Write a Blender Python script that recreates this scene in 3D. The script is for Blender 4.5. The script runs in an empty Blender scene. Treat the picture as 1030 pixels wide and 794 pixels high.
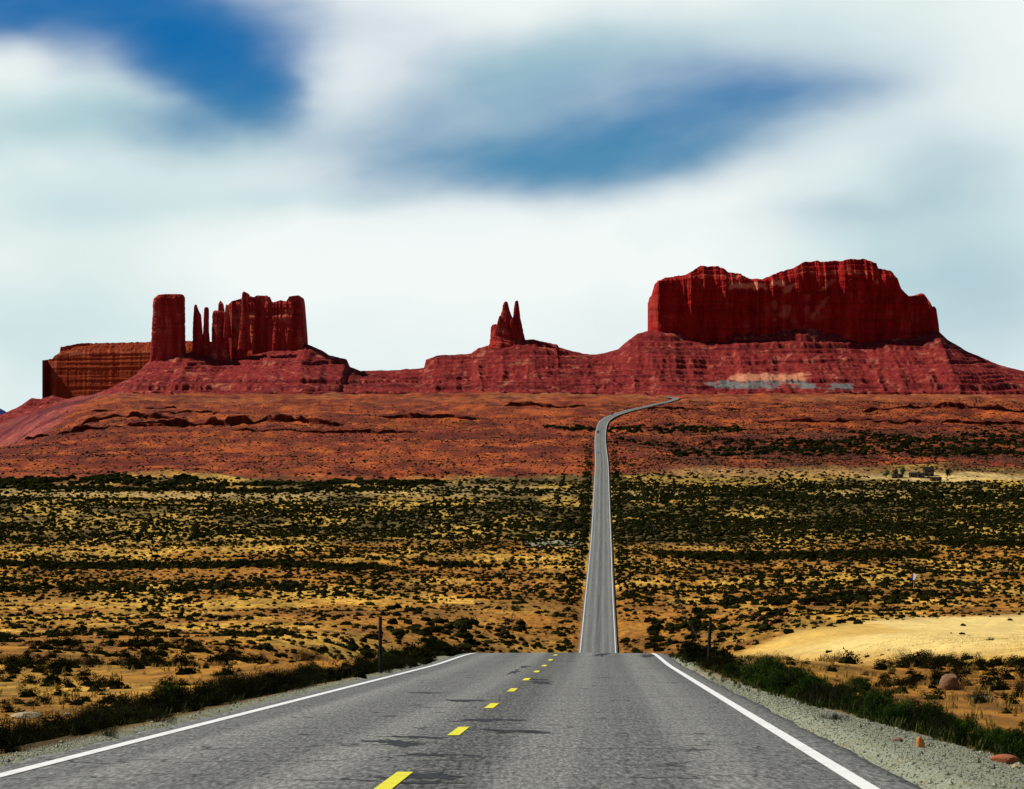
import bpy, math, random
import numpy as np
random.seed(7)
RNG = np.random.default_rng(11)
C = bpy.context.scene.collection
S = bpy.context.scene

# ------------------------------------------------------------------ camera
F = 3350.0                       # focal length in pixels of a 1030 px wide picture
cam_d = bpy.data.cameras.new('camera')
cam = bpy.data.objects.new('camera', cam_d); C.objects.link(cam)
cam_d.sensor_fit = 'HORIZONTAL'; cam_d.sensor_width = 36.0
cam_d.lens = F / 1030.0 * 36.0
cam_d.shift_y = 33.0 / 1030.0
cam_d.clip_start = 0.5; cam_d.clip_end = 90000.0
cam.location = (0, 0, 0); cam.rotation_euler = (math.radians(90), 0, 0)
S.camera = cam

# ------------------------------------------------------------------ exposure
S.view_settings.view_transform = 'Standard'
S.view_settings.look = 'None'
S.view_settings.exposure = 0.0
S.view_settings.gamma = 1.0
S.view_settings.use_curve_mapping = False
S.render.engine = 'CYCLES'
S.cycles.max_bounces = 4

# ------------------------------------------------------------------ sun
SUN_AZ, SUN_EL = -68.0, 47.0     # degrees; azimuth from +Y towards +X
sun_d = bpy.data.lights.new('sun', 'SUN'); sun = bpy.data.objects.new('sun', sun_d); C.objects.link(sun)
sun_d.energy = 5.0; sun_d.angle = math.radians(0.5); sun_d.color = (1.0, 0.95, 0.86)
a, e = math.radians(SUN_AZ), math.radians(SUN_EL)
from mathutils import Vector
sv = Vector((math.sin(a)*math.cos(e), math.cos(a)*math.cos(e), math.sin(e)))
sun.rotation_euler = sv.to_track_quat('Z', 'Y').to_euler()
sun.location = (-60, 30, 90)

# ------------------------------------------------------------------ node helper
class NT:
    def __init__(s, tree): s.t = tree; s.t.nodes.clear()
    def n(s, kind, **kw):
        nd = s.t.nodes.new(kind)
        for k, v in kw.items(): setattr(nd, k, v)
        return nd
    def link(s, a, b): s.t.links.new(a, b)
    def put(s, sock, v):
        if isinstance(v, bpy.types.NodeSocket): s.link(v, sock)
        else: sock.default_value = v
    def m(s, op, a, b=0.0, c=0.0, clamp=False):
        nd = s.n('ShaderNodeMath', operation=op); nd.use_clamp = clamp
        for i, v in enumerate((a, b, c)): s.put(nd.inputs[i], v)
        return nd.outputs[0]
    def vm(s, op, a, b=(0, 0, 0)):
        nd = s.n('ShaderNodeVectorMath', operation=op)
        s.put(nd.inputs[0], a); s.put(nd.inputs[1], b)
        return nd.outputs[0]
    def mix(s, f, a, b, mode='MIX'):
        nd = s.n('ShaderNodeMix', data_type='RGBA', blend_type=mode)
        def c4(v): return (*v, 1.0) if isinstance(v, tuple) and len(v) == 3 else v
        s.put(nd.inputs[0], f); s.put(nd.inputs[6], c4(a)); s.put(nd.inputs[7], c4(b))
        return nd.outputs[2]
    def noise(s, vec, scale, detail=4.0, rough=0.55, dist=0.0):
        nd = s.n('ShaderNodeTexNoise'); s.put(nd.inputs['Vector'], vec)
        nd.inputs['Scale'].default_value = scale; nd.inputs['Detail'].default_value = detail
        nd.inputs['Roughness'].default_value = rough; nd.inputs['Distortion'].default_value = dist
        return nd.outputs[0]
    def ramp(s, v, lo, hi):
        nd = s.n('ShaderNodeMapRange', interpolation_type='SMOOTHSTEP')
        s.put(nd.inputs[0], v); nd.inputs[1].default_value = lo; nd.inputs[2].default_value = hi
        return nd.outputs[0]
    def attr(s, name):
        return s.n('ShaderNodeAttribute', attribute_name=name)
    def xyz(s, x, y, z):
        nd = s.n('ShaderNodeCombineXYZ')
        for i, v in enumerate((x, y, z)): s.put(nd.inputs[i], v)
        return nd.outputs[0]

# ------------------------------------------------------------------ world: daylight sky and the bank of cloud ahead
W = bpy.data.worlds.new('World'); S.world = W; W.use_nodes = True
w = NT(W.node_tree)
geo = w.n('ShaderNodeTexCoord')
sep = w.n('ShaderNodeSeparateXYZ'); w.link(geo.outputs['Generated'], sep.inputs[0])
az = w.m('ARCTAN2', sep.outputs[0], sep.outputs[1])
el = w.m('ARCSINE', sep.outputs[2])
sky = w.n('ShaderNodeTexSky', sky_type='NISHITA')
sky.sun_disc = False; sky.sun_elevation = e; sky.sun_rotation = a
sky.altitude = 1600; sky.air_density = 1.0; sky.dust_density = 0.6; sky.ozone_density = 2.0
# authoring units: one unit = 1/3350 rad; U to the right, V downwards, (515,430) straight ahead on the horizon
U0 = w.m('MULTIPLY_ADD', az, 3350.0, 515.0)
V0 = w.m('MULTIPLY_ADD', el, -3350.0, 430.0)
wn = w.noise(w.xyz(w.m('MULTIPLY', U0, 0.006), w.m('MULTIPLY', V0, 0.010), 3.0), 1.0, 3.0, 0.5)
wn2 = w.noise(w.xyz(w.m('MULTIPLY', U0, 0.006), w.m('MULTIPLY', V0, 0.010), 9.0), 1.0, 3.0, 0.5)
Ux = w.m('ADD', U0, w.m('MULTIPLY', w.m('SUBTRACT', wn, 0.5), 110.0))
Vx = w.m('ADD', V0, w.m('MULTIPLY', w.m('SUBTRACT', wn2, 0.5), 50.0))
def blob(cx, cy, rx, ry, deg, amp, p=1.0):
    c_, s_ = math.cos(math.radians(deg)), math.sin(math.radians(deg))
    du = w.m('SUBTRACT', Ux, cx); dv = w.m('SUBTRACT', Vx, cy)
    x_ = w.m('ADD', w.m('MULTIPLY', du, c_/rx), w.m('MULTIPLY', dv, s_/rx))
    y_ = w.m('ADD', w.m('MULTIPLY', du, -s_/ry), w.m('MULTIPLY', dv, c_/ry))
    q = w.m('ADD', w.m('MULTIPLY', x_, x_), w.m('MULTIPLY', y_, y_))
    if p != 1.0: q = w.m('POWER', q, p)
    return w.m('MULTIPLY', w.m('EXPONENT', w.m('MULTIPLY', q, -1.0)), amp)
def total(lst):
    r = lst[0]
    for x in lst[1:]: r = w.m('ADD', r, x)
    return r
BLUE = total([blob(60, 12, 220, 35, 3, 1.7, 1.3), blob(195, 40, 95, 36, 14, 1.0, 1.2), blob(225, 78, 80, 36, 26, 1.5, 1.3), blob(205, 118, 70, 28, -12, .6, 1.2),
              blob(0, -70, 260, 80, 0, 1.2, 1.3), blob(90, 62, 70, 18, 5, .35), blob(150, 18, 90, 12, 4, -.25),
              blob(540, 160, 170, 30, -2, .80), blob(655, 138, 150, 36, -8, .62), blob(780, 94, 105, 28, -8, .66), blob(700, 110, 130, 40, -12, .3),
              blob(560, 105, 190, 58, -12, .30), blob(415, 140, 85, 48, 0, .24), blob(430, 60, 70, 40, 0, .10),
              blob(950, 165, 60, 40, 20, .17), blob(855, 212, 95, 18, -5, .18), blob(985, 300, 110, 55, 0, .16), blob(130, 130, 120, 40, 0, .08)])
stk = w.noise(w.xyz(w.m('MULTIPLY', U0, 0.011), w.m('ADD', w.m('MULTIPLY', V0, 0.035), w.m('MULTIPLY', U0, 0.006)), 5.0), 1.0, 3.0, 0.5)
BLUE = w.m('MULTIPLY', BLUE, w.m('MULTIPLY_ADD', stk, 0.6, 0.72))
BLUE = w.m('SUBTRACT', 1.0, w.m('EXPONENT', w.m('MULTIPLY', BLUE, -1.75)))
GREY = total([blob(70, 120, 170, 36, -6, .75), blob(230, 150, 150, 30, -10, .5), blob(600, 65, 160, 42, -8, .7), blob(500, 110, 70, 50, 0, .35),
              blob(330, 60, 90, 90, 20, -.5), blob(380, 250, 260, 40, 0, -.25), blob(60, 310, 150, 120, 0, .42), blob(960, 250, 190, 130, 0, .6), blob(330, 200, 120, 18, 0, .3),
              blob(520, 360, 700, 50, 0, .22), blob(870, 30, 120, 60, 0, .3), blob(140, 215, 200, 30, 0, .35)])
GREY = w.m('ADD', GREY, w.m('MULTIPLY', w.m('SUBTRACT', wn, 0.5), 0.45))
CL = 15.8
cloud = w.mix(w.m('MINIMUM', w.m('MAXIMUM', GREY, 0.0), 1.0), (0.94*CL, 1.0*CL, 0.985*CL), (0.40*CL, 0.64*CL, 0.68*CL))
deep = w.mix(w.ramp(V0, 40.0, 170.0), (0.001*CL, 0.150*CL, 0.43*CL), (0.015*CL, 0.215*CL, 0.43*CL))
deep = w.mix(0.02, deep, sky.outputs[0])
front = w.mix(BLUE, cloud, deep)
# the cloud bank lies low ahead; the rest of the sky is open daylight sky
low = w.m('SUBTRACT', 1.0, w.ramp(el, 0.15, 0.30))
ahead = w.ramp(sep.outputs[1], 0.55, 0.9)
cover = w.m('MULTIPLY', w.m('MULTIPLY', low, ahead), w.ramp(el, -0.05, -0.01))
final = w.mix(cover, sky.outputs[0], front)
bg = w.n('ShaderNodeBackground'); w.link(final, bg.inputs[0]); bg.inputs[1].default_value = 0.06
wo = w.n('ShaderNodeOutputWorld'); w.link(bg.outputs[0], wo.inputs[0])

# ------------------------------------------------------------------ numpy noise
def _h(ix, iy, seed):
    n = (ix.astype(np.int64)*374761393 + iy.astype(np.int64)*668265263 + seed*982451653) & 0xFFFFFFFF
    n = ((n ^ (n >> 13))*1274126177) & 0xFFFFFFFF
    n = ((n ^ (n >> 16))*2246822519) & 0xFFFFFFFF
    return ((n ^ (n >> 15)) & 0xFFFFFF)/float(0xFFFFFF)
def vn(x, y, seed=0):
    x = np.asarray(x, float); y = np.asarray(y, float)
    x, y = np.broadcast_arrays(x, y)
    ix = np.floor(x); iy = np.floor(y); fx = x-ix; fy = y-iy
    fx = fx*fx*fx*(fx*(fx*6-15)+10); fy = fy*fy*fy*(fy*(fy*6-15)+10)
    a = _h(ix, iy, seed); b = _h(ix+1, iy, seed); c = _h(ix, iy+1, seed); d = _h(ix+1, iy+1, seed)
    return (a*(1-fx)+b*fx)*(1-fy)+(c*(1-fx)+d*fx)*fy
def fbm(x, y, seed=0, o=4, g=0.5):
    s = 0.0; am = 1.0; t = 0.0; f = 1.0
    for i in range(o):
        s = s+am*vn(np.asarray(x)*f+17.3*i, np.asarray(y)*f-9.1*i, seed+i); t += am; am *= g; f *= 2.03
    return s/t
def sst(a, b, x): 
    t = np.clip((np.asarray(x, float)-a)/(b-a), 0, 1); return t*t*(3-2*t)
def pchip(xs, ys):
    xs = np.array(xs, float); ys = np.array(ys, float)
    h = np.diff(xs); d = np.diff(ys)/h
    m = np.zeros_like(ys); m[0] = d[0]; m[-1] = d[-1]
    for i in range(1, len(xs)-1):
        if d[i-1]*d[i] > 0:
            w1 = 2*h[i]+h[i-1]; w2 = h[i]+2*h[i-1]
            m[i] = (w1+w2)/(w1/d[i-1]+w2/d[i])
    def f(x):
        x = np.clip(np.asarray(x, float), xs[0], xs[-1])
        i = np.clip(np.searchsorted(xs, x)-1, 0, len(xs)-2)
        t = (x-xs[i])/h[i]
        return ((2*t**3-3*t**2+1)*ys[i]+(t**3-2*t**2+t)*h[i]*m[i]+(-2*t**3+3*t**2)*ys[i+1]+(t**3-t**2)*h[i]*m[i+1])
    return f
def PX(px, Y): return (px-515.0)/F*Y
def PZ(py, Y): return (430.0-py)/F*Y

# ------------------------------------------------------------------ terrain
G1 = 0.0588
zr = pchip([-80, 0, 60, 100, 145, 180, 300, 450, 560, 680, 905, 1200, 1880, 2300, 2700, 2900, 3500, 4200, 4500, 4800, 5600, 8000, 14000, 60000],
           [-1.3+80*G1, -1.3, -1.3-60*G1, -1.3-100*G1, -9.82, -13.0, -26, -40, -45.4, -46.1, -45.4, -42.6, -24, -11, 4, 11, 22, 36, 42, 44, 38, 60, 80, 120])
zs = pchip([-80, 0, 120, 300, 480, 700, 850, 960, 1200, 1880, 2300, 2700, 2900, 3500, 4200, 4500, 4800, 5600, 8000, 14000, 60000],
           [-2.1+80*G1, -2.1, -2.1-120*G1, -2.1-300*G1, -2.1-480*G1, -40.3, -44.3, -45.0, -42.6, -24, -11, 4, 11, 24, 37, 43, 45, 38, 60, 80, 120])
xc = pchip([-80, 0, 145, 680, 905, 1200, 1880, 2700, 2790, 2900, 3500, 4150, 4260, 4340, 4420, 4600],
           [-1.5-80*.02657, -1.5, 2.353, 17.5, 23.7, 32.0, 50.7, 74.1, 80, 90, 141, 203, 209, 208, 203, 180])
def ledge_noise(X, Y): return fbm(X/160., Y/70., 31, 4)
def ground_z(X, Y):
    X = np.asarray(X, float); Y = np.asarray(Y, float)
    lat = np.abs(X-xc(Y))
    a = zr(Y); b = zs(Y)
    wid = 5.0+40.0*sst(120, 200, Y)
    t = sst(0, 1, (lat-4.6)/wid)
    amp = 0.10+0.35*sst(60, 400, Y)+1.8*sst(1500, 2600, Y)
    rough = (fbm(X/9., Y/14., 5, 3)-.5)*amp*2*sst(5.5, 12, lat)
    big = (fbm(X/60., Y/120., 6, 3)-.5)*(0.5+2.2*sst(500, 2000, Y)+3*sst(2300, 3000, Y))*2*sst(8, 40, lat)
    z = a*(1-t)+b*t-0.075-0.06*sst(4.0, 5.5, lat)+rough+big
    # the rise is lower at the far left
    k = np.clip(-(X/np.maximum(Y, 1.)+0.118), 0, 0.4)*sst(1900, 3100, Y)*(1-sst(30000, 50000, Y)*.5)
    z = z-k*1500.0*sst(0, 0.05, k)-k*260
    # bed under the pavement
    z = z-(0.13+0.0004*np.maximum(Y, 0))*(1-sst(4.25, 4.7+0.0015*np.maximum(Y, 0), lat))
    return z

def mesh_obj(name, V, Fq, mat=None, parent=None, smooth=True, attrs=None, faces_n=4):
    me = bpy.data.meshes.new(name)
    V = np.asarray(V, np.float32); Fq = np.asarray(Fq, np.int32)
    me.vertices.add(len(V)); me.vertices.foreach_set('co', V.ravel())
    me.loops.add(Fq.size); me.loops.foreach_set('vertex_index', Fq.ravel())
    k = Fq.shape[1]
    me.polygons.add(len(Fq)); me.polygons.foreach_set('loop_start', np.arange(0, Fq.size, k, dtype=np.int32))
    me.polygons.foreach_set('use_smooth', np.full(len(Fq), smooth))
    if attrs:
        for nm, arr in attrs.items():
            arr = np.asarray(arr, np.float32)
            if arr.ndim == 1:
                at = me.attributes.new(nm, 'FLOAT', 'POINT'); at.data.foreach_set('value', arr)
            else:
                at = me.attributes.new(nm, 'FLOAT_COLOR', 'POINT')
                a4 = np.ones((len(arr), 4), np.float32); a4[:, :3] = arr; at.data.foreach_set('color', a4.ravel())
    me.update(calc_edges=True); me.validate()
    if mat is not None: me.materials.append(mat)
    ob = bpy.data.objects.new(name, me); C.objects.link(ob)
    if parent is not None: ob.parent = parent
    return ob
def grid_faces(nr, nc):
    r, c = np.meshgrid(np.arange(nr-1), np.arange(nc-1), indexing='ij')
    i = (r*nc+c).ravel()
    return np.stack([i, i+1, i+nc+1, i+nc], 1)
def thing(name, label, cat, loc=(0, 0, 0), rz=0.0, group=None):
    o = bpy.data.objects.new(name, None); C.objects.link(o); o.empty_display_size = 0.3
    o.location = loc; o.rotation_euler = (0, 0, rz)
    return tag(o, label, cat, group)
def tag(o, label, cat, group=None):
    o['label'] = label; o['category'] = cat
    if group: o['group'] = group
    return o
def kind(o, k, label=None): 
    o['kind'] = k
    if label: o['label'] = label
    return o

# ------------------------------------------------------------------ materials
def principled(nt, base, rough=0.9, bump=None, bstr=0.3, bdist=0.1, spec=0.2):
    p = nt.n('ShaderNodeBsdfPrincipled'); nt.put(p.inputs['Base Color'], (*base, 1.0) if isinstance(base, tuple) and len(base) == 3 else base)
    nt.put(p.inputs['Roughness'], rough)
    p.inputs['Specular IOR Level'].default_value = spec
    if bump is not None:
        b = nt.n('ShaderNodeBump'); b.inputs['Strength'].default_value = bstr; b.inputs['Distance'].default_value = bdist
        nt.link(bump, b.inputs['Height']); nt.link(b.outputs[0], p.inputs['Normal'])
    o = nt.n('ShaderNodeOutputMaterial'); nt.link(p.outputs[0], o.inputs[0])
    return p
def newmat(name):
    m = bpy.data.materials.new(name); m.use_nodes = True
    return m, NT(m.node_tree)
def plain(name, col, rough=0.8, var=0.25, scale=6.0, bump=0.3, spec=0.3, metal=0.0):
    m, n = newmat(name); tc = n.n('ShaderNodeTexCoord').outputs['Object']
    nz = n.noise(tc, scale, 5.0, 0.6)
    f = n.m('MULTIPLY_ADD', nz, 2*var, 1-var)
    c = n.mix(1.0, col, n.xyz(f, f, f), 'MULTIPLY')
    p = principled(n, c, rough, nz, bump, 0.02, spec); p.inputs['Metallic'].default_value = metal
    return m

def mat_ground():
    m, n = newmat('desert_soil')
    pos = n.n('ShaderNodeNewGeometry').outputs['Position']
    soil = n.attr('soil').outputs['Color']; grav = n.attr('gravel').outputs['Fac']
    s = n.n('ShaderNodeSeparateXYZ'); n.link(pos, s.inputs[0])
    flat = n.xyz(s.outputs[0], s.outputs[1], 0.0)
    n1 = n.noise(flat, 0.9, 6.0, 0.65); n2 = n.noise(flat, 9.0, 5.0, 0.7); n3 = n.noise(n.xyz(n.m('MULTIPLY', s.outputs[0], 0.10), n.m('MULTIPLY', s.outputs[1], 0.03), 0.), 1.0, 5.0, 0.6)
    n4 = n.noise(n.xyz(n.m('MULTIPLY', s.outputs[0], 0.55), n.m('MULTIPLY', s.outputs[1], 0.11), 4.), 1.0, 6.0, 0.72)
    f = n.m('ADD', n.m('MULTIPLY_ADD', n1, 0.7, 0.25), n.m('MULTIPLY_ADD', n3, 0.9, -0.2))
    n5 = n.noise(n.xyz(n.m('MULTIPLY', s.outputs[0], 0.045), n.m('MULTIPLY', s.outputs[1], 0.011), 7.), 1.0, 7.0, 0.68)
    f = n.m('MULTIPLY', f, n.m('MULTIPLY_ADD', n.ramp(n5, 0.38, 0.60), 0.62, 0.62))
    f = n.m('MULTIPLY', f, n.m('MULTIPLY_ADD', n.ramp(n4, 0.36, 0.62), 0.85, 0.45))
    f = n.m('ADD', n.m('MULTIPLY', f, n.m('MULTIPLY_ADD', n.attr('hay').outputs['Fac'], -.7, 1.0)), n.m('MULTIPLY', n.attr('hay').outputs['Fac'], .66))
    c = n.mix(1.0, soil, n.xyz(f, n.m('MULTIPLY', f, 0.99), n.m('MULTIPLY', f, 0.95)), 'MULTIPLY')
    # dry grass and litter specks
    sp = n.ramp(n2, 0.56, 0.68)
    c = n.mix(n.m('MULTIPLY', sp, 0.40), c, n.mix(1.0, soil, (0.35, 0.35, 0.30), 'MULTIPLY'))
    # grey chip gravel with stones of several tones
    vo = n.n('ShaderNodeTexVoronoi'); n.link(flat, vo.inputs['Vector']); vo.inputs['Scale'].default_value = 34.0
    gcol = n.mix(n.m('MULTIPLY', vo.outputs['Color'], 1.0), (0.13, 0.14, 0.09), (0.44, 0.46, 0.33))
    gcol = n.mix(n.ramp(n1, 0.5, 0.72), gcol, n.mix(1.0, gcol, (0.78, 0.66, 0.40), 'MULTIPLY'))
    c = n.mix(grav, c, gcol)
    hb = n.m('ADD', n.m('MULTIPLY', n2, 0.6), n.m('ADD', n1, n.m('MULTIPLY', n.m('MULTIPLY', vo.outputs['Distance'], grav), -0.5)))
    principled(n, c, 0.95, hb, 0.6, 0.12, 0.1)
    return m
M_ground = mat_ground()

def mat_asphalt():
    m, n = newmat('chip_seal_asphalt')
    pos = n.n('ShaderNodeNewGeometry').outputs['Position']
    lat = n.attr('lat').outputs['Fac']
    s = n.n('ShaderNodeSeparateXYZ'); n.link(pos, s.inputs[0])
    flat = n.xyz(s.outputs[0], s.outputs[1], 0.0)
    fine = n.noise(flat, 55.0, 3.0, 0.8); mid = n.noise(flat, 3.0, 5.0, 0.65)
    longi = n.noise(n.xyz(n.m('MULTIPLY', lat, 2.2), n.m('MULTIPLY', s.outputs[1], 0.01), 0.), 1.0, 4.0, 0.6)
    trans = n.noise(n.xyz(n.m('MULTIPLY', lat, 0.10), n.m('MULTIPLY', s.outputs[1], 0.55), 2.), 1.0, 4.0, 0.7)
    grain = n.noise(n.xyz(n.m('MULTIPLY', s.outputs[0], 16.0), n.m('MULTIPLY', s.outputs[1], 1.8), 0.), 1.0, 4.0, 0.8)
    v = n.m('ADD', n.m('MULTIPLY_ADD', fine, 0.18, 0.012), n.m('MULTIPLY_ADD', grain, 0.50, -0.225))
    v = n.m('ADD', v, n.m('MULTIPLY_ADD', mid, 0.10, -0.05))
    v = n.m('ADD', v, n.m('MULTIPLY_ADD', longi, 0.16, -0.08))
    v = n.m('ADD', v, n.m('MULTIPLY_ADD', trans, 0.06, -0.03))
    # polished wheel paths, dark oil strip along the middle of each lane and the centre joint
    al = n.m('ABSOLUTE', n.m('SUBTRACT', n.m('ABSOLUTE', lat), 1.85))
    wheel = n.m('SUBTRACT', 1.0, n.ramp(n.m('ABSOLUTE', n.m('SUBTRACT', al, 0.85)), 0.1, 0.55))
    v = n.m('MULTIPLY_ADD', wheel, 0.05, v)
    spk = n.noise(n.xyz(n.m('MULTIPLY', s.outputs[0], 26.0), n.m('MULTIPLY', s.outputs[1], 3.2), 6.), 1.0, 2.0, 0.7)
    v = n.m('MULTIPLY', v, n.m('MULTIPLY_ADD', n.ramp(spk, .35, .65), .8, .6))
    cen = n.m('SUBTRACT', 1.0, n.ramp(n.m('ABSOLUTE', lat), 0.15, 0.7))
    v = n.m('MULTIPLY_ADD', cen, -0.03, v)
    # thin transverse cracks, wandering
    wob = n.noise(n.xyz(n.m('MULTIPLY', lat, 0.6), n.m('MULTIPLY', s.outputs[1], 0.25), 5.), 1.0, 3.0, 0.6)
    ph = n.m('FRACT', n.m('ADD', n.m('MULTIPLY', s.outputs[1], 0.29), n.m('MULTIPLY', wob, 2.6)))
    cr = n.m('SUBTRACT', 1.0, n.ramp(n.m('ABSOLUTE', n.m('SUBTRACT', ph, 0.5)), 0.006, 0.04))
    crm = n.ramp(n.noise(n.xyz(n.m('MULTIPLY', lat, 0.5), n.m('MULTIPLY', s.outputs[1], 0.1), 8.), 1.0, 3.0, 0.6), 0.38, 0.52)
    v = n.m('MULTIPLY', v, n.m('MULTIPLY_ADD', n.m('MULTIPLY', cr, crm), -0.8, 1.0))
    v = n.m('MAXIMUM', v, 0.02)
    c = n.mix(1.0, (1.0, 1.0, 0.90), n.xyz(v, v, v), 'MULTIPLY')
    principled(n, c, 0.85, n.m('ADD', fine, n.m('MULTIPLY', cr, -0.8)), 0.5, 0.012, 0.25)
    return m
M_road = mat_asphalt()

def mat_paint(name, col, wear=0.5):
    m, n = newmat(name)
    pos = n.n('ShaderNodeNewGeometry').outputs['Position']
    nz = n.noise(pos, 45.0, 4.0, 0.75); nb = n.noise(pos, 2.5, 4.0, 0.6)
    f = n.ramp(n.m('ADD', nz, n.m('MULTIPLY', nb, 0.5)), 0.80, 1.0)
    c = n.mix(n.m('MULTIPLY', f, wear), col, (0.16, 0.16, 0.15))
    c = n.mix(n.m('MULTIPLY', n.ramp(nb, 0.4, 0.7), 0.25), c, n.mix(1.0, c, (0.7, 0.7, 0.65), 'MULTIPLY'))
    principled(n, c, 0.7, nz, 0.3, 0.005, 0.3)
    return m
M_white = mat_paint('white_road_paint', (0.78, 0.78, 0.74), .6)
M_yellow = mat_paint('yellow_road_paint', (0.74, 0.68, 0.012), .45)
M_tar = plain('bitumen_seal', (0.013, 0.014, 0.016), 0.8, 0.5, 8.0)

def mat_rock(name, dark, midc, pale, paleamt, zscale=0.02, strata=0.5, ms=1.0, sm=(0.50, 0.40, 0.45)):
    m, n = newmat(name)
    tc = n.n('ShaderNodeTexCoord').outputs['Object']
    s = n.n('ShaderNodeSeparateXYZ'); n.link(tc, s.inputs[0])
    vx = n.xyz(n.m('MULTIPLY', s.outputs[0], 0.055*ms), n.m('MULTIPLY', s.outputs[1], 0.055*ms), n.m('MULTIPLY', s.outputs[2], 0.009*ms))
    streak = n.noise(vx, 1.0, 6.0, 0.62)
    wob = n.noise(tc, 0.012*ms, 4.0, 0.6)
    st = n.noise(n.xyz(n.m('MULTIPLY', s.outputs[0], 0.002), n.m('MULTIPLY', s.outputs[1], 0.002), n.m('MULTIPLY_ADD', s.outputs[2], 0.085*ms, n.m('MULTIPLY', wob, 1.2))), 1.0, 4.0, 0.6)
    fine = n.noise(tc, 0.22*ms, 5.0, 0.7)
    blot = n.noise(n.vm('MULTIPLY', tc, (1, 1, 1.4)), 0.017*ms, 5.0, 0.62)
    c = n.mix(n.ramp(streak, 0.33, 0.66), dark, midc)
    c = n.mix(n.m('MULTIPLY', n.ramp(st, 0.45, 0.7), strata), c, n.mix(1.0, c, sm, 'MULTIPLY'))
    pm = n.m('MULTIPLY', n.ramp(n.m('ADD', blot, n.m('MULTIPLY_ADD', streak, 0.5, -0.25)), 0.54, 0.74), paleamt)
    c = n.mix(pm, c, pale)
    f = n.m('MULTIPLY_ADD', fine, 1.1, 0.45)
    c = n.mix(1.0, c, n.xyz(f, f, f), 'MULTIPLY')
    h = n.m('ADD', n.m('MULTIPLY', streak, 1.5), n.m('ADD', n.m('MULTIPLY', st, 0.8), n.m('MULTIPLY', fine, 0.7)))
    principled(n, c, 0.95, h, 0.8, 5.0, 0.08)
    return m, n
M_cliff, cn1 = mat_rock('red_sandstone', (0.29, 0.008, 0.007), (0.46, 0.020, 0.014), (0.58, 0.16, 0.09), 0.25)
M_cliff2, cn2 = mat_rock('weathered_red_sandstone', (0.27, 0.013, 0.010), (0.46, 0.045, 0.030), (0.64, 0.20, 0.12), 0.5)
M_brown, cn3 = mat_rock('brown_sandstone', (0.27, 0.036, 0.010), (0.35, 0.062, 0.017), (0.48, 0.09, 0.05), 0.3, strata=.2, ms=0.7)
M_talus, tn = mat_rock('red_talus_and_shale', (0.17, 0.011, 0.012), (0.30, 0.036, 0.027), (0.60, 0.20, 0.11), 0.6, strata=1.0, ms=1.2, sm=(.42, .32, .38))
# sand and grey shale patches on the talus, carried by two mesh attributes
_pb = [x for x in tn.t.nodes if x.type == 'BSDF_PRINCIPLED'][0]
_old = _pb.inputs['Base Color'].links[0].from_socket
_c = tn.mix(tn.attr('sand').outputs['Fac'], _old, (0.56, 0.215, 0.11))
_c = tn.mix(tn.attr('shale').outputs['Fac'], _c, (0.17, 0.165, 0.150))
tn.link(_c, _pb.inputs['Base Color'])
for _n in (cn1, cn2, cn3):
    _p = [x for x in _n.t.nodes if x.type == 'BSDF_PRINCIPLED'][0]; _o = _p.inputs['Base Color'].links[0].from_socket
    _n.link(_n.mix(_n.attr('pale_sunlit').outputs['Fac'], _o, (0.90, 0.30, 0.15)), _p.inputs['Base Color'])  # peach patches: paler rock plus sunlit tone painted into the cliff colour
M_ledge, _ = mat_rock('dark_red_ledge_rock', (0.10, 0.014, 0.008), (0.24, 0.045, 0.018), (0.36, 0.10, 0.04), 0.3, ms=4.0)
M_mount = plain('haze_blue_mountain', (0.035, 0.05, 0.19), 0.95, 0.3, 0.002, 0.2, 0.05)  # blue of distance haze painted into the base colour

def mat_leaf(name, c1, c2, objrand=True):
    m, n = newmat(name)
    pos = n.n('ShaderNodeNewGeometry').outputs['Position']
    nz = n.noise(pos, 7.0, 3.0, 0.7)
    r = n.n('ShaderNodeObjectInfo').outputs['Random'] if objrand else n.attr('tint').outputs['Fac']
    t = n.m('MULTIPLY_ADD', nz, 0.9, n.m('MULTIPLY_ADD', r, 0.8, -0.4), clamp=True)
    c = n.mix(t, c1, c2)
    p = principled(n, c, 0.9, spec=0.0)
    return m
M_sage = mat_leaf('sagebrush_leaves', (0.006, 0.008, 0.0025), (0.030, 0.031, 0.010))
M_green = mat_leaf('green_brush_leaves', (0.007, 0.018, 0.004), (0.060, 0.100, 0.016))
M_scrub = mat_leaf('far_scrub_leaves', (0.005, 0.006, 0.002), (0.024, 0.025, 0.006), False)
M_grass = mat_leaf('dry_grass_blades', (0.34, 0.24, 0.05), (0.50, 0.34, 0.09), False)
M_hay = mat_leaf('hay_grass_blades', (0.52, 0.36, 0.08), (0.66, 0.48, 0.13), False)
M_ggrass = mat_leaf('green_grass_blades', (0.035, 0.055, 0.014), (0.12, 0.13, 0.035), False)
M_stem = plain('grey_brown_stem', (0.035, 0.024, 0.015), 0.9)
M_tree = mat_leaf('cottonwood_leaves', (0.035, 0.10, 0.018), (0.07, 0.16, 0.03))
M_darktree = mat_leaf('juniper_leaves', (0.010, 0.014, 0.006), (0.03, 0.032, 0.012))
M_post = plain('dark_weathered_wood', (0.022, 0.017, 0.013), 0.9, 0.5, 20.0, 0.6)
M_metal = plain('rusty_steel', (0.10, 0.06, 0.045), 0.6, 0.4, 20.0, 0.2, 0.4, 0.6)
M_boulder = plain('tan_boulder_stone', (0.20, 0.10, 0.045), 0.9, 0.5, 4.0, 0.8)
M_orange = plain('orange_sandstone', (0.60, 0.23, 0.05), 0.9, 0.35, 8.0, 0.8)
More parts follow.
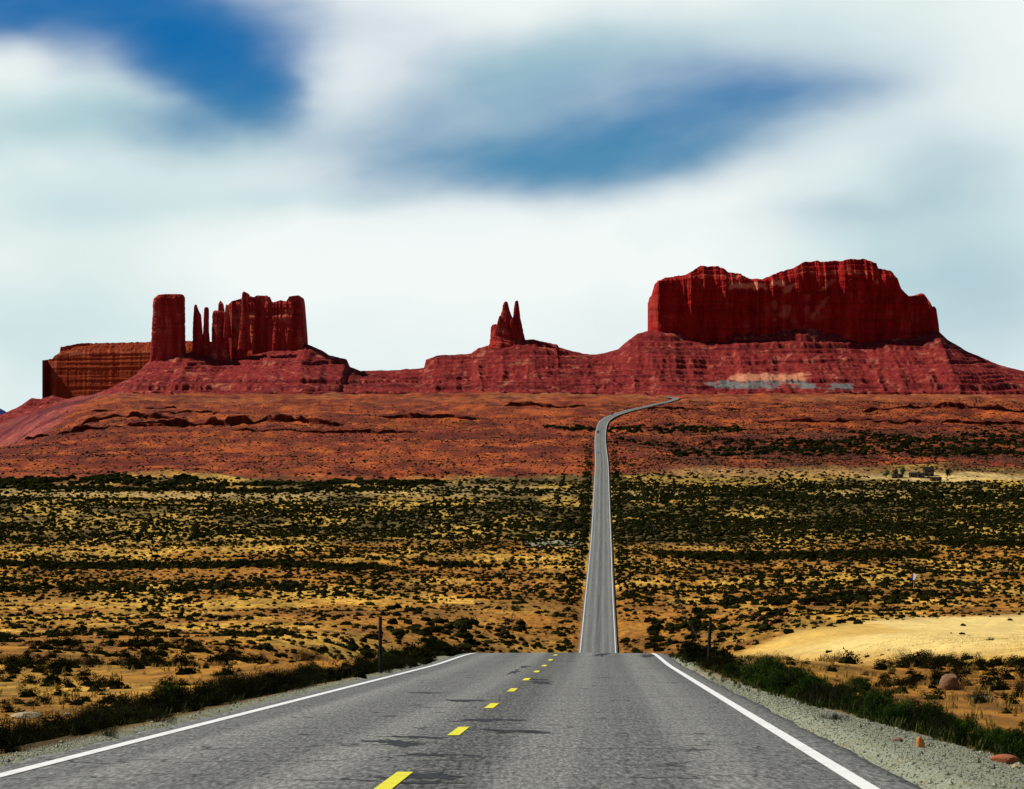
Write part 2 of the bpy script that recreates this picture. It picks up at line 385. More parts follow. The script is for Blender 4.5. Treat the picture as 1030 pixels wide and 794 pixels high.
M_paleslab = plain('pale_limestone', (0.34, 0.27, 0.15), 0.9, 0.35, 5.0, 0.8)
M_redslab = plain('red_brown_slab_stone', (0.34, 0.10, 0.035), 0.9, 0.35, 5.0, 0.8)

# ------------------------------------------------------------------ ground sheet
def field_mask(hx, hy, Y, e1=0., e2=0.):
    lo = np.interp(hx, [725, 770, 830, 900, 1030, 1200], [659, 667, 671, 668, 662, 655]); hi = np.interp(hx, [735, 770, 800, 860, 930, 1030, 1200], [660, 646, 635, 626.5, 621, 617, 612])
    return sst(-3, 3, hy-hi+e1*.5)*sst(-3, 3, lo-hy+e2)*sst(730, 750, hx+e1)*sst(140, 155, Y)*(1-sst(850, 900, Y))
def shoulder(Y): return 4.1+np.interp(Y, [20, 28, 37, 45, 56, 70, 100], [5.6, 4.5, 3.3, 2.1, 1.1, .5, .3])
def soil_colour(X, Y):
    n1 = fbm(X/26., Y/70., 41, 4); n2 = fbm(X/90., Y/60., 42, 4); n3 = fbm(X/14., Y/30., 43, 3)
    def L(a, b, t): return np.asarray(a)*(1-t[..., None])+np.asarray(b)*t[..., None]
    gold = L((0.41, 0.175, 0.016), (0.62, 0.345, 0.048), sst(.38, .62, n1))
    gold = L(gold, (0.33, 0.130, 0.014), sst(.52, .66, n2)*.7)
    near = L(gold, (0.38, 0.19, 0.025), (1-sst(60, 200, Y))*.35)
    olive = L((0.13, 0.086, 0.017), (0.50, 0.30, 0.050), sst(.45, .62, n1))
    c = L(near, olive, sst(1150, 1300, Y+120*(n2-.5)))
    pale = sst(1560, 1600, Y+100*(n2-.5))*(1-sst(1640, 1700, Y+100*(n2-.5)))
    c = L(c, (0.46, 0.31, 0.11), pale*.7)
    red = L((0.20, 0.029, 0.007), (0.40, 0.082, 0.013), sst(.36, .62, fbm(X/16., Y/60., 44, 5, .65)))
    red = L(red, (0.12, 0.016, 0.006), sst(.51, .66, fbm(X/120., Y/50., 45, 5, .6))*.75)
    red = L(red, (0.36, 0.12, 0.03), sst(3300, 4200, Y)*sst(.45, .6, n2)*.7)
    px = X/np.maximum(Y, 1)
    yb = 1790+90*sst(-.02, .10, px)-55*sst(0.02, .16, -px)
    red = L(red, (0.115, 0.028, 0.010), sst(.025, .06, px)*(1-sst(2450, 2750, Y+250*(n2-.5)))*sst(.34, .54, n1)*.92)
    c = L(c, red, sst(-60, 60, Y-yb+240*(n2-.5)+90*(n3-.5)))
    tan_r = sst(0.03, 0.06, px)*sst(1780, 1840, Y)*(1-sst(1850, 1900, Y))
    c = L(c, (0.42, 0.23, 0.07), tan_r*.8)
    c = L(c, (0.60, 0.42, 0.15), sst(.100, .112, px)*sst(1770, 1778, Y)*(1-sst(1835, 1860, Y)))
    purple = L((0.16, 0.020, 0.020), (0.34, 0.070, 0.052), sst(.35, .65, fbm(X/90., Y/200., 46, 4)))
    c = L(c, purple, sst(4500, 5200, Y+2300*sst(.11, .15, -px)+500*(n2-.5)))
    # bright dry hay coloured flat to the right
    gz = ground_z(X, Y); Ym_ = np.maximum(Y, 1.); hx = 515+X/Ym_*F; hy = 430-gz/Ym_*F
    fld = field_mask(hx, hy, Y, 14*(n1-.5), 10*(n3-.5))
    fldc = L((0.68, 0.43, 0.105), (0.78, 0.57, 0.20), sst(.3, .6, fbm(X/30., Y/160., 47, 3)))
    fldc = L(fldc, (.50, .26, .04), sst(650, 664, hy)*.7)
    c = L(c, fldc, fld)
    lat = np.abs(X-xc(Y))
    c = L(c, (0.10, 0.080, 0.026), (1-sst(7.0, 10.0, lat+2.5*(n3-.5)))*(1-sst(180, 230, Y))*.8)
    rg = 3.6+3.2*(1-sst(14, 95, Y))*1.0
    grr = (X > xc(Y))*(1-sst(-.1, .5, lat-shoulder(Y)-.1+0.9*(n3-.5)))
    grl = (X < xc(Y))*(1-sst(0, .6, lat-4.6+0.5*(n3-.5)))
    grav = np.maximum(grr, grl)*(1-sst(500, 640, Y))
    la = X-xc(Y)
    grav = np.maximum(grav, sst(6, 8, -la)*(1-sst(24, 30, -la))*sst(1180, 1200, Y)*(1-sst(1240, 1260, Y))*.8)
    return c, grav, fld
def build_ground():
    ys = [-80., -50., -30., -15., -5., 3.]
    y = 6.0
    while y < 4800:
        ys.append(y)
        y *= 1.0035 if 90 < y < 260 else 1.006
    while y < 60000: ys.append(y); y *= 1.05
    ys = np.array(ys)
    t = np.linspace(-1, 1, 620)
    u = np.concatenate([[-1.3, -.8, -.55, -.4, -.32, -.27], t*0.235, [.27, .32, .4, .55, .8, 1.3]])
    Yg, Ug = np.meshgrid(ys, u, indexing='ij')
    X = Ug*(np.maximum(Yg, 0)+60)
    # keep a column bundle along the pavement
    Z = ground_z(X, Yg)
    col, grav, fld = soil_colour(X, Yg)
    V = np.stack([X, Yg, Z], -1).reshape(-1, 3)
    ob = mesh_obj('ground', V, grid_faces(len(ys), len(u)), M_ground, attrs={'soil': col.reshape(-1, 3), 'gravel': grav.ravel(), 'hay': fld.ravel()})
    kind(ob, 'structure', 'golden and red desert floor of sand, gravel and dry grass')
build_ground()

# ------------------------------------------------------------------ road
def road_rows(y0, y1):
    ys = []; y = y0
    while y < y1:
        ys.append(y); y += max(0.4, abs(y)*0.006) if not 90 < y < 260 else 0.6
    ys.append(y1); return np.array(ys)
def ribbon(name, y0, y1, lats, mat, lift, rag=0.0, close=None, ys=None):
    ys = road_rows(y0, y1) if ys is None else ys
    lats = np.array(lats, float)
    Yg, Lg = np.meshgrid(ys, lats, indexing='ij')
    Lg = Lg.copy()
    if rag:
        Lg[:, 0] -= (fbm(ys/2.5, ys*0, 51, 5, .6)-.5)*rag*(1-sst(300, 500, ys)); Lg[:, -1] += (fbm(ys/2.5, ys*0, 52, 5, .6)-.5)*rag*(1-sst(300, 500, ys))
        Lg[:, 1] = np.maximum(Lg[:, 1], Lg[:, 0]+.05); Lg[:, -2] = np.minimum(Lg[:, -2], Lg[:, -1]-.05)
    # lateral direction follows the centre line
    d = (xc(Yg+0.5)-xc(Yg-0.5)); nx = 1/np.sqrt(1+d*d); ny = -d*nx
    X = xc(Yg)+Lg*nx; Y2 = Yg+Lg*ny
    crown = -0.006*np.abs(Lg)
    Z = zr(Yg)+crown+lift+0.005
    # edge skirt down into the ground for the pavement
    V = np.stack([X, Y2, Z], -1)
    if rag:
        lo = V[:, :1].copy(); lo[..., 2] -= .22; lo[..., 0] -= .06; hi = V[:, -1:].copy(); hi[..., 2] -= .22; hi[..., 0] += .06
        V = np.concatenate([lo, V, hi], 1)
        Lg = np.concatenate([Lg[:, :1], Lg, Lg[:, -1:]], 1)
    return mesh_obj(name, V.reshape(-1, 3), grid_faces(V.shape[0], V.shape[1]), mat, attrs={'lat': Lg.ravel()})
road = ribbon('road', -40, 4500, [-4.0, -3.9, -3, -2, -1, 0, 1, 2, 3, 3.95, 4.08], M_road, 0.0, rag=0.16)
kind(road, 'structure', 'grey two lane highway running straight to the buttes')
def far_w(Y): return .15
for sgn, nm in ((-1, 'edge_line'), (1, 'edge_line')):
    o = ribbon(nm, -30, 240, [sgn*3.65-.075, sgn*3.65+.075], M_white, 0.006); kind(o, 'structure', 'white painted edge line of the near road'); o.parent = road
    o = ribbon(nm, 520, 3300, [sgn*3.65-.08, sgn*3.65+.08], M_white, 0.02); kind(o, 'structure', 'white painted edge line of the far road'); o.parent = road
# broken yellow centre line: 3 m dashes, 12.2 m spacing
for k in range(14):
    yc = 27.6+12.25*k
    if k == 0: yc = 27.3
    ys = np.linspace(yc-1.55, yc+1.55, 8)
    o = ribbon('centre_line_dash', 0, 0, [-.26, -.12], M_yellow, 0.008, ys=ys); kind(o, 'structure', 'yellow centre line dash on the near road'); o.parent = road

def near_pt(px, py):
    Y = 1.3*F/(py-627.0); return PX(px, Y), Y
def tar(px, py, length, width, ang, seed):
    X, Y = near_pt(px, py); r = np.random.default_rng(seed)
    n = 44; t = np.linspace(0, 2*math.pi, n, endpoint=False)
    rr = np.clip(0.15+1.5*fbm(np.cos(t)*2.6+seed*3.1, np.sin(t)*2.6, seed, 3)**1.6+0.5*(r.random(n)-.5), .08, 1.5)
    lx = np.cos(t)*length*.65*rr; ly = np.sin(t)*width*.6*rr
    ca, sa = math.cos(ang), math.sin(ang)
    gx = X+lx*ca-ly*sa; gy = Y+lx*sa+ly*ca
    la = gx-xc(gy)
    V = np.stack([gx, gy, zr(gy)-0.006*np.abs(la)+0.005+.004], 1)
    V = np.vstack([V, [[X, Y, float(zr(Y))-0.006*abs(X-float(xc(Y)))+.009]]])
    Fq = np.array([[i, (i+1) % n, n] for i in range(n)])
    o = mesh_obj('tar_patch', V, Fq, M_tar); kind(o, 'structure', 'black bitumen seal smear on the near road'); o.parent = road
for i, (px, py, l, wd, an) in enumerate([(403, 748, .5, 2.4, .2), (418, 742, .45, 1.3, .5), (432, 781, .6, 1.2, .1), (424, 788, .55, .6, -.2), (462, 705, .5, 2.2, .1), (490, 724.5, .8, 1.5, -.1),
        (515, 736, .55, 1.6, .5), (518, 676, .35, 9.0, -.03), (528, 671, .3, 6.0, -.03), (545, 687, .4, 4.2, .02), (541, 684, .5, 2.5, .1), (424, 697, .5, 1.2, .1), (605, 661, .5, 12., -.06), (650, 661.5, .5, 8., -.06), (430, 760, .5, .7, .1)]):
    tar(px, py, l, wd, an, 60+i)

# ------------------------------------------------------------------ buttes
Y0 = 9000.0
def curve(pts, Yd):
    p = np.array(pts, float)
    return lambda X: np.interp(X, PX(p[:, 0], Yd), PZ(p[:, 1], Yd))
def noise1(x, sc, seed, o=4): return fbm(x/sc, x*0+seed*1.37, seed, o)
def sheet_cliff(parent, name, pxl, pxr, Hc_pts, top_pts, base_pts, Yd, thick, mat, seed, flute=1.0, step=1.3, recess=70., capn=12, rough_top=1.0, bend=0.0, pale_sunlit=(), pe=8.):
    """a mesa as one continuous sheet: foot, fluted face, stepped caprock, top, back; columns run along X"""
    X = np.arange(PX(pxl, Yd), PX(pxr, Yd)+step, step)
    top = curve(top_pts, Yd)(X); base = curve(base_pts, Yd)(X)-14.0
    hc = np.minimum(curve(Hc_pts, Yd)(X), top)
    top = top+((noise1(X, 9, seed+7, 3)-.5)*3.0+(np.floor(noise1(X, 14, seed+8, 2)*6)/6-.5)*5)*rough_top
    top = np.maximum(top, hc)
    u = np.clip((X-X[0])/(X[-1]-X[0])*2-1, -1, 1)
    th = thick*np.power(np.maximum(1-np.abs(u)**pe, 0.0), 1/pe)+2.0
    buttress = np.abs(noise1(X, 46, seed+1, 3)-.5)*2
    front = Yd-th*.5 + bend*(X-X.mean())/(X[-1]-X[0]) + flute*((noise1(X, 160, seed, 3)-.5)*45*np.minimum(1, th/150)+buttress*26*np.minimum(1, th/100)+np.abs(noise1(X, 17, seed+21, 3)-.5)*11*np.minimum(1, th/100))
    back = Yd+th*.5+(noise1(X, 80, seed+3, 3)-.5)*30*np.minimum(1, th/150)
    front = np.minimum(front, back-4)
    rows = []; 
    NF = 42
    for j in range(NF+1):
        s = j/NF
        z = base+(hc-base)*s
        fl = (fbm(X/16., z/120., seed+11, 4)-.5)*13*flute+(fbm(X/5., z/40., seed+12, 3)-.5)*4*flute
        strat = (fbm(X/300., z/9., seed+13, 3)-.5)*6
        lean = s*16+np.maximum(0, s-.8)*20*noise1(X, 60, seed+14)
        k = np.minimum(1, th/60)
        rows.append(np.stack([X, np.minimum(front+(lean+fl+strat)*k, back-2), z], 1))
    yl = rows[-1][:, 1]
    if capn:
        for j in range(1, capn+1):
            s = j/capn
            st = (np.floor(s*3)+sst(.5, .8, s*3-np.floor(s*3)))/3.0
            z = hc+(top-hc)*np.clip(st, 0, 1)
            y = yl+(back-yl)*np.clip(recess*s/np.maximum(back-yl, 1), 0, .6)+(fbm(X/12., z/10.+s, seed+15, 3)-.5)*8*np.minimum(1, th/100)
            rows.append(np.stack([X, np.minimum(y, back-2), z], 1))
    yl = rows[-1][:, 1]
    for s in (.3, .6, .9): rows.append(np.stack([X, yl+(back-yl)*s, top+(fbm(X/20., X*0+s*9, seed+16, 3)-.6)*3*rough_top], 1))
    for s in (0., .25, .5, .75, 1.):
        rows.append(np.stack([X, back+s*10+(fbm(X/16., X*0+s*3, seed+17, 3)-.5)*10, top+(base-30-top)*s], 1))
    V = np.stack(rows, 0); n = V.shape[1]
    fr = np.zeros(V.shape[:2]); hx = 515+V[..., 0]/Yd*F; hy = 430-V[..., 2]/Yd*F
    for l_, r_, t_, b_, am, sl_ in pale_sunlit:
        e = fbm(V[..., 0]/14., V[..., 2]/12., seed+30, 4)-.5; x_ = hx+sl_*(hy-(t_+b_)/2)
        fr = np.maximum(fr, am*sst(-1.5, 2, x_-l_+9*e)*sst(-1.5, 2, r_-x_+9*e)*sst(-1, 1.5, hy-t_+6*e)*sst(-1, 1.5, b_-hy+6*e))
    V = V-np.array(parent.location)
    # close both ends by welding the end column into a wall: collapse to mid depth
    return mesh_obj(name, V.reshape(-1, 3), grid_faces(V.shape[0], n), mat, parent, smooth=False, attrs={'pale_sunlit': fr.ravel()})
def tower(parent, name, prof, Yd, mat, seed, depth=1.0, p=2.2, flute=.10, dy=0.0, nz=60, na=44):
    """free standing rock tower: rings between a left and a right outline (list of (py, pxl, pxr)), round or blocky in plan"""
    pr = sorted(prof, key=lambda t: -t[0])
    py = np.array([q[0] for q in pr]); l = np.array([q[1] for q in pr]); r = np.array([q[2] for q in pr])
    yy = np.linspace(py[0], py[-1], nz)
    lo = np.interp(-yy, -py, l); ro = np.interp(-yy, -py, r)
    cx = PX((lo+ro)/2, Yd); hw = np.maximum((ro-lo)/2/F*Yd, 0.4)
    z = PZ(yy, Yd); t = np.linspace(0, 2*math.pi, na, endpoint=False)
    rows = []
    for i in range(nz):
        c, s = np.cos(t), np.sin(t)
        rr = 1/np.power(np.abs(c)**p+np.abs(s)**p, 1/p)
        nzv = 1+flute*1.6*(fbm(np.cos(t)*2.2+seed, np.sin(t)*2.2+z[i]/260., seed, 4)-.5)-flute*1.5*np.maximum(0, .16-np.abs(fbm(np.cos(t)*4.5+seed*2, np.sin(t)*4.5+z[i]/180., seed+9, 3)-.5))/.16*.6+flute*.5+flute*1.4*(fbm(t*2.0+z[i]/7., t*0+z[i]/9., seed+4, 3)-.5)
        rows.append(np.stack([cx[i]+hw[i]*c*rr*nzv, Yd+dy+hw[i]*depth*s*rr*nzv, np.full(na, z[i])], 1))
    V = np.stack(rows, 0).reshape(-1, 3)
    F4 = []
    for i in range(nz-1):
        for j in range(na):
            k = (j+1) % na; F4.append((i*na+j, i*na+k, (i+1)*na+k, (i+1)*na+j))
    tc = len(V); V = np.vstack([V, [[cx[-1], Yd+dy, z[-1]+1.0]]])
    for j in range(na): F4.append(((nz-1)*na+j, (nz-1)*na+(j+1) % na, tc, tc))
    F4 = np.array(F4); 
    me_f = [tuple(dict.fromkeys(f)) for f in F4.tolist()]
    me = bpy.data.meshes.new(name); me.from_pydata((V-np.array(parent.location)).tolist(), [], me_f)
    for p_ in me.polygons: p_.use_smooth = False
    me.materials.append(mat); ob = bpy.data.objects.new(name, me); C.objects.link(ob); ob.parent = parent
    return ob
def talus(parent, name, pxl, pxr, ridge, Yd, yfront_off, Wd, seed, toe=40.0, step=2.6, mat=None, masks=None, power=1.35, terr=.85):
    X = np.arange(PX(pxl, Yd), PX(pxr, Yd)+step, step)
    R = curve(ridge, Yd)(X)+(noise1(X, 18, seed, 3)-.5)*4
    toe = toe if not callable(toe) else toe(X)
    R = np.maximum(R, toe+1)
    sl = np.concatenate([np.linspace(-1, -.15, 10), np.linspace(-.1, 0, 4), np.linspace(0.008, 1, 150)])
    Sg, Xg = np.meshgrid(sl, X, indexing='ij')
    Rg = np.broadcast_to(R, Sg.shape); Tg = np.broadcast_to(toe, Sg.shape)
    Y = Yd+yfront_off-Wd*Sg
    a = np.abs(Sg)
    gul = fbm(Xg/58., a*2.0, seed+2, 4)
    g = np.power(1-a, power)
    h = Tg+(Rg-Tg)*g
    h = h-np.sin(np.clip(a, 0, 1)*math.pi)**.8*(Rg-Tg)*.09*(np.abs(gul-.5)*2-.25)
    # bedrock steps poking out of the debris
    L = 15.0
    wrp = (fbm(Xg/150., Y/500., seed+4, 4)-.5)*22; L = L*(.75+.5*np.floor(h/31.)%2*.5)
    f = (h+wrp)/L
    fr = f-np.floor(f)
    stp = (np.floor(f)+sst(.55, .9, fr))*L-wrp
    mk = sst(.40, .60, fbm(Xg/420., h/17., seed+5, 5, .6))*terr*sst(0, .06, a)
    h = h*(1-mk)+stp*mk
    h = h+(fbm(Xg/9., Y/14., seed+6, 4)-.5)*6*sst(0, .04, a)
    V = np.stack([Xg, Y, h], -1).reshape(-1, 3)
    sand = np.zeros(len(V)); shale = np.zeros(len(V))
    if masks:
        pxv = 515+V[:, 0]/Yd*F; hv = 430-V[:, 2]/V[:, 1]*F
        nz_ = fbm(V[:, 0]/22., V[:, 2]/5., seed+8, 4)-.5
        for knd, l_, r_, t_, b_, sl_ in masks:
            tt = t_+sl_*np.maximum(0, 770-pxv)/60.
            mm = sst(0, 5, pxv-l_+30*nz_)*sst(0, 5, r_-pxv+30*nz_)*sst(-1, 1, hv-tt+7*nz_)*sst(-1, 1, b_-hv+4*nz_)*(V[:, 1] < Yd+yfront_off)
            if knd == 'sand': sand = np.maximum(sand, mm)
            else: shale = np.maximum(shale, mm*sst(.36, .48, nz_+.5))
    V = V-np.array(parent.location)
    return mesh_obj(name, V, grid_faces(len(sl), len(X)), mat or M_talus, parent, attrs={'sand': sand, 'shale': shale})

# right: long mesa
tR = thing('sandstone_mesa', 'long dark red mesa with a saddle in its top at far right', 'mesa', (PX(800, Y0), Y0, 60))
topR = [(652, 303.6), (653.6, 303.6), (655, 298), (657, 296), (660.7, 283.5), (667, 281), (689, 278), (702.7, 269), (720.6, 269.5), (731.8, 275.7), (743, 277), (751.9, 282), (765, 282), (778.7, 275.7), (796.5, 271), (807.7, 264.5),
        (840, 264), (863.6, 262), (878, 265.6), (880, 271), (893.8, 274.6), (899, 282), (901.6, 292.4), (908, 300), (914, 298.6), (918, 299.5), (921.7, 296.4), (926, 295.6), (929, 301), (932, 309), (935.2, 314.5), (936.6, 308.8), (938, 309.5), (939.6, 315), (941.5, 332.6)]
hcR = [(652, 303.6), (657, 296), (661, 285), (690, 282.5), (740, 284), (765, 285), (800, 281), (840, 279), (895, 281), (901, 293), (908, 300), (925, 298), (932, 309), (937, 312), (941.5, 333)]
baseR = [(652, 334), (677, 336), (711, 344), (734, 341), (738, 334), (761, 337), (790, 333), (808, 330), (830, 335), (845, 338), (867, 344), (896, 341), (925, 340), (942, 334)]
sheet_cliff(tR, 'cliff', 652.6, 941.3, hcR, topR, baseR, Y0+120, 330, M_cliff, 101, recess=46, capn=24, pale_sunlit=[(728, 766, 287, 293, .75, 0), (774, 786, 284.5, 290, .95, 0), (784, 792, 289, 298, .6, .5), (782, 792, 308, 322, .3, .3), (774, 777, 300, 325, .3, 0), (874, 881, 283, 289, .5, 0), (824, 832, 283, 294, .3, .6), (816, 822, 300, 322, .25, .8), (654, 659, 300, 330, .1, 0), (806, 809, 300, 322, .2, 0), (800, 880, 276, 278, .35, 0), (690, 745, 279, 281, .25, 0)])
ridR = [(560, 352), (575, 353), (587, 356), (600, 357), (622, 351.6), (629, 345), (641, 335.5), (652, 333)]+[(p, q-1.5) for p, q in baseR[1:]]+[(951.9, 341.6), (969.7, 352.7), (1005.5, 368), (1030, 374), (1060, 380), (1120, 388), (1180, 396)]
talus(tR, 'talus_slope', 596, 1180, ridR, Y0, -20, 720, 120, masks=[('sand', 726, 800, 375.5, 384, 4), ('shale', 704, 808, 383.5, 390.5, 0), ('shale', 818, 840, 386, 391, 0)])

# middle: ridge with twin spires
tM = thing('spire_butte', 'small butte with two pointed red spires at the middle of the row', 'butte', (PX(511, Y0), Y0, 60))
talus(tM, 'talus_slope', 352, 640, [(340, 372), (360, 373.5), (398, 372.5), (427, 370), (428, 362), (441, 357.7), (473.6, 355.7), (481, 350), (492.6, 347), (497, 345), (525, 342), (536.8, 341.5), (560.8, 347), (561.5, 349.3), (574.6, 353), (587, 356), (600, 357), (620, 362), (640, 368)],
      Y0, 0, 640, 140)
tower(tM, 'shoulder_rock', [(352, 489, 530), (346, 492.4, 528), (340, 493.3, 520), (333, 493.6, 508), (329, 494, 503), (327, 495, 501.5), (326.4, 497, 499.5)], Y0+14, M_cliff2, 151, 1.0, 2.6, .10)
tower(tM, 'spire', [(350, 496, 523), (335, 498.5, 521.5), (328, 501, 519), (320, 503.6, 515.2), (315, 504.2, 513.4), (313.5, 505.2, 512.8), (308, 505.8, 511.4), (304.5, 507, 510.6), (303.6, 507.8, 510)], Y0+10, M_cliff2, 153, 1.0, 2.4, .13)
tower(tM, 'spire', [(350, 509, 530), (335, 512, 526), (328, 514, 525.2), (322, 515.8, 523.8), (318, 516.4, 523.2), (310, 517.2, 522.2), (304, 518.1, 521.3), (302.8, 518.6, 521.2)], Y0+16, M_cliff2, 155, 1.0, 2.4, .13)

tower(tM, 'spire', [(345, 496.5, 506), (335, 498, 505.5), (325, 500.3, 505), (320, 501.6, 504.6), (318, 502.4, 503.8)], Y0-8, M_cliff2, 157, 1.0, 2.4, .13)
tower(tM, 'spire', [(345, 511, 519), (332, 512.5, 518), (324, 513.4, 517.2), (321, 514.4, 516.4)], Y0-10, M_cliff2, 159, 1.0, 2.4, .13)

# left: castle butte with its broken spires
tL = thing('castle_butte', 'broad notched red butte with thin spires breaking off its left end', 'butte', (PX(260, Y0), Y0, 60))
topC = [(225.8, 330), (226.6, 315.7), (227.6, 307), (229, 308), (233.8, 303.4), (244, 300.8), (244.6, 295), (246.5, 294.3), (248.6, 295), (249.5, 298), (257, 299.8), (259.5, 298), (269.6, 298.5), (271.8, 303.4), (277, 305), (284, 303), (289.7, 304.6), (293, 299.6), (302, 298.3), (304, 299.5), (305.3, 304.6), (307.5, 331), (308.7, 345)]
baseC = [(225, 364), (240, 363), (253, 360), (275, 354), (300, 352), (309, 349)]
sheet_cliff(tL, 'cliff', 225.8, 308.6, topC, topC, baseC, Y0+60, 150, M_cliff2, 201, recess=10, capn=2, flute=.8, bend=-60, pale_sunlit=[(236, 240, 318, 350, .35, 0), (242, 249, 300, 335, .45, .1), (229, 233, 312, 340, .3, 0), (252, 256, 312, 345, .25, 0), (260, 300, 301, 304, .15, 0)])  # pale streaks paint the sunlit parts of the castle face
tower(tL, 'spire', [(364, 192.5, 206), (350, 193.8, 204.5), (335, 194.2, 203.5), (329, 194.3, 203), (320, 194.6, 202.4), (317, 195, 202), (312, 195, 199.6), (308, 195.4, 198.2), (306.6, 196.2, 197.6)], Y0+10, M_cliff2, 211, 1.1, 2.4, .14)
tower(tL, 'spire', [(362, 202, 213), (350, 203.8, 211.3), (335, 204.4, 210), (325, 204.9, 209.8), (317, 205, 210), (311, 205.4, 209.8), (309.3, 206.2, 209)], Y0+15, M_cliff2, 213, 1.1, 2.4, .14)
tower(tL, 'spire', [(366, 211, 232), (350, 213, 230), (335, 213.8, 229), (325, 214.2, 228), (316, 214.3, 227), (313.6, 214.7, 226.3), (312.5, 216, 218.4)], Y0-5, M_cliff2, 215, .8, 2.8, .12)
tower(tL, 'spire', [(330, 217, 228.5), (318, 218.3, 226.4), (312, 219.4, 225.6), (306, 219.8, 224.6), (304, 220.6, 223), (303, 221.2, 222.4)], Y0+4, M_cliff2, 217, 1., 2.3, .1)
tower(tL, 'spire', [(340, 224.5, 233), (325, 225.5, 231.5), (314, 226.3, 230.2), (309, 226.8, 229.4), (306.6, 227.4, 228.6)], Y0-25, M_cliff2, 219, 1., 2.4, .14)
tower(tL, 'spire', [(352, 239, 253), (335, 241, 251), (315, 243, 250), (300, 244, 249.4), (296, 244.2, 249), (294, 244.8, 247.2)], Y0-45, M_cliff2, 221, .8, 2.6, .14)
ridL = [(-60, 432), (0, 422), (15, 419), (43, 408), (60, 405), (86, 400), (110, 391), (136, 378), (150, 364), (156, 361), (187, 356), (193, 354), (200, 357), (226, 362), (240, 361), (253, 358), (275, 352), (300, 350), (308.7, 346), (325, 353), (331, 357), (349, 362), (352, 369), (366, 374), (385, 375), (420, 378), (460, 384)]
talus(tL, 'talus_slope', -60, 455, ridL, Y0, -10, 900, 220, toe=lambda X: np.interp(515+X/Y0*F, [-60, 0, 60, 130, 200], [-40, -10, 10, 35, 45]))
# left: single block tower
tS = thing('block_butte', 'tall square red rock tower standing alone left of the castle butte', 'butte', (PX(170, Y0), Y0, 60))
tower(tS, 'cliff', [(368, 151.5, 189.5), (358, 152.6, 187), (345, 153.3, 185.3), (330, 153.8, 185.2), (318, 154.4, 184.8), (312, 154.9, 185), (308, 154.6, 184.7), (303, 155.4, 184.9), (300.5, 155.6, 184.7), (298.6, 158, 184.5), (297, 159.5, 183.8), (296.2, 166, 182.5)], Y0+10, M_cliff2, 231, .9, 5.0, .05, nz=90, na=90)

# far left: brown mesa, further off
Y1 = 12500.
tF = thing('far_mesa', 'flat topped brown mesa behind the square tower at the far left', 'mesa', (PX(110, Y1), Y1, 40))
topF = [(41.8, 364), (43, 361.5), (49, 360.5), (52, 357), (57, 354), (58, 348), (66, 347.3), (75, 345), (152, 344.3), (190, 343.6), (215, 344.5), (222, 352)]
hcF = [(41.8, 364), (43, 362), (50, 361), (57, 356), (75, 354), (190, 353), (222, 356)]
sheet_cliff(tF, 'cliff', 42.6, 222, hcF, topF, [(40, 404), (50, 402), (110, 402), (222, 398)], Y1, 200, M_brown, 301, recess=60, flute=.18, step=2.0, pe=14., bend=-330, pale_sunlit=[(50, 55, 360, 400, .25, 0), (56, 190, 354.5, 357, .3, 0)])
talus(tF, 'talus_slope', -10, 240, [(-10, 424), (0, 421), (15, 416.5), (30, 408.5), (41, 401), (50, 402), (62, 398.5), (80, 403), (110, 401), (240, 396)], Y1, -240, 700, 320, toe=15.)

# distant mountain
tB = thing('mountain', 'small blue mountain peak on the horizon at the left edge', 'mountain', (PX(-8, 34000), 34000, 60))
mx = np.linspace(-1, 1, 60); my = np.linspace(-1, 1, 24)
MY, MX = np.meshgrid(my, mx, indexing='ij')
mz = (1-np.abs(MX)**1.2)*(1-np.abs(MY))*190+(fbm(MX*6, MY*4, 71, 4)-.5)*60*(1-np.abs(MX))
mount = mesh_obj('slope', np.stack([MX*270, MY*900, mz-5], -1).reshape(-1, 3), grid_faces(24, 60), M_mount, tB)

# ------------------------------------------------------------------ rock ledges on the red rise
def ledge(px0, px1, Yl, hgt, seed, label):
    X = np.arange(PX(px0, Yl), PX(px1, Yl), 1.2)
    u = np.linspace(0, 1, len(X)); env = np.power(np.clip(np.sin(u*math.pi), 0, 1), .35)
    yb = Yl+(noise1(X, 60, seed, 4)-.5)*70+(noise1(X, 9, seed+5, 3)-.5)*14
    h = .95*hgt*env*(.42+.8*sst(.40, .62, noise1(X, 18, seed+1, 5)))
    g = ground_z(X, yb)
    rows = [np.stack([X, yb-.6, g-1.5], 1)]
    for s in (.1, .3, .5, .7, .9, 1.0):
        rows.append(np.stack([X, yb+(fbm(X/4., X*0+s*4, seed+2, 3)-.5)*2.2+(.8 if .25 < s < .6 else 0), g+h*s], 1))
    for d, s in ((4, 1.0), (14, .75), (26, .3), (40, -.6)):
        gg = ground_z(X, yb+d)
        rows.append(np.stack([X, yb+d, np.maximum(g, gg)*.0+gg+h*s*(1 if s > 0 else 1)], 1))
    V = np.stack(rows, 0); o = np.array([X.mean(), Yl, float(g.mean())])
    ob = mesh_obj('rock_ledge', (V-o).reshape(-1, 3), grid_faces(len(rows), len(X)), M_ledge, attrs={'sand': np.zeros(V.shape[0]*V.shape[1])})
    ob.location = o; tag(ob, label, 'rock ledge', 'rock ledges on the red rise')
ledge(80, 175, 2850, 6.0, 401, 'dark overhanging red rock ledge below the foot of the square rock tower')
ledge(160, 245, 2950, 4.0, 402, 'thin broken red rock ledge below the castle butte slope, highest on the rise')
ledge(20, 165, 2560, 5.0, 403, 'long dark rock ledge low on the red rise at the left edge')
ledge(128, 345, 2650, 6.0, 404, 'longest dark rock ledge crossing the left side of the red rise')
ledge(500, 590, 3300, 4.5, 405, 'dark rock ledge on the red rise below the twin spires')
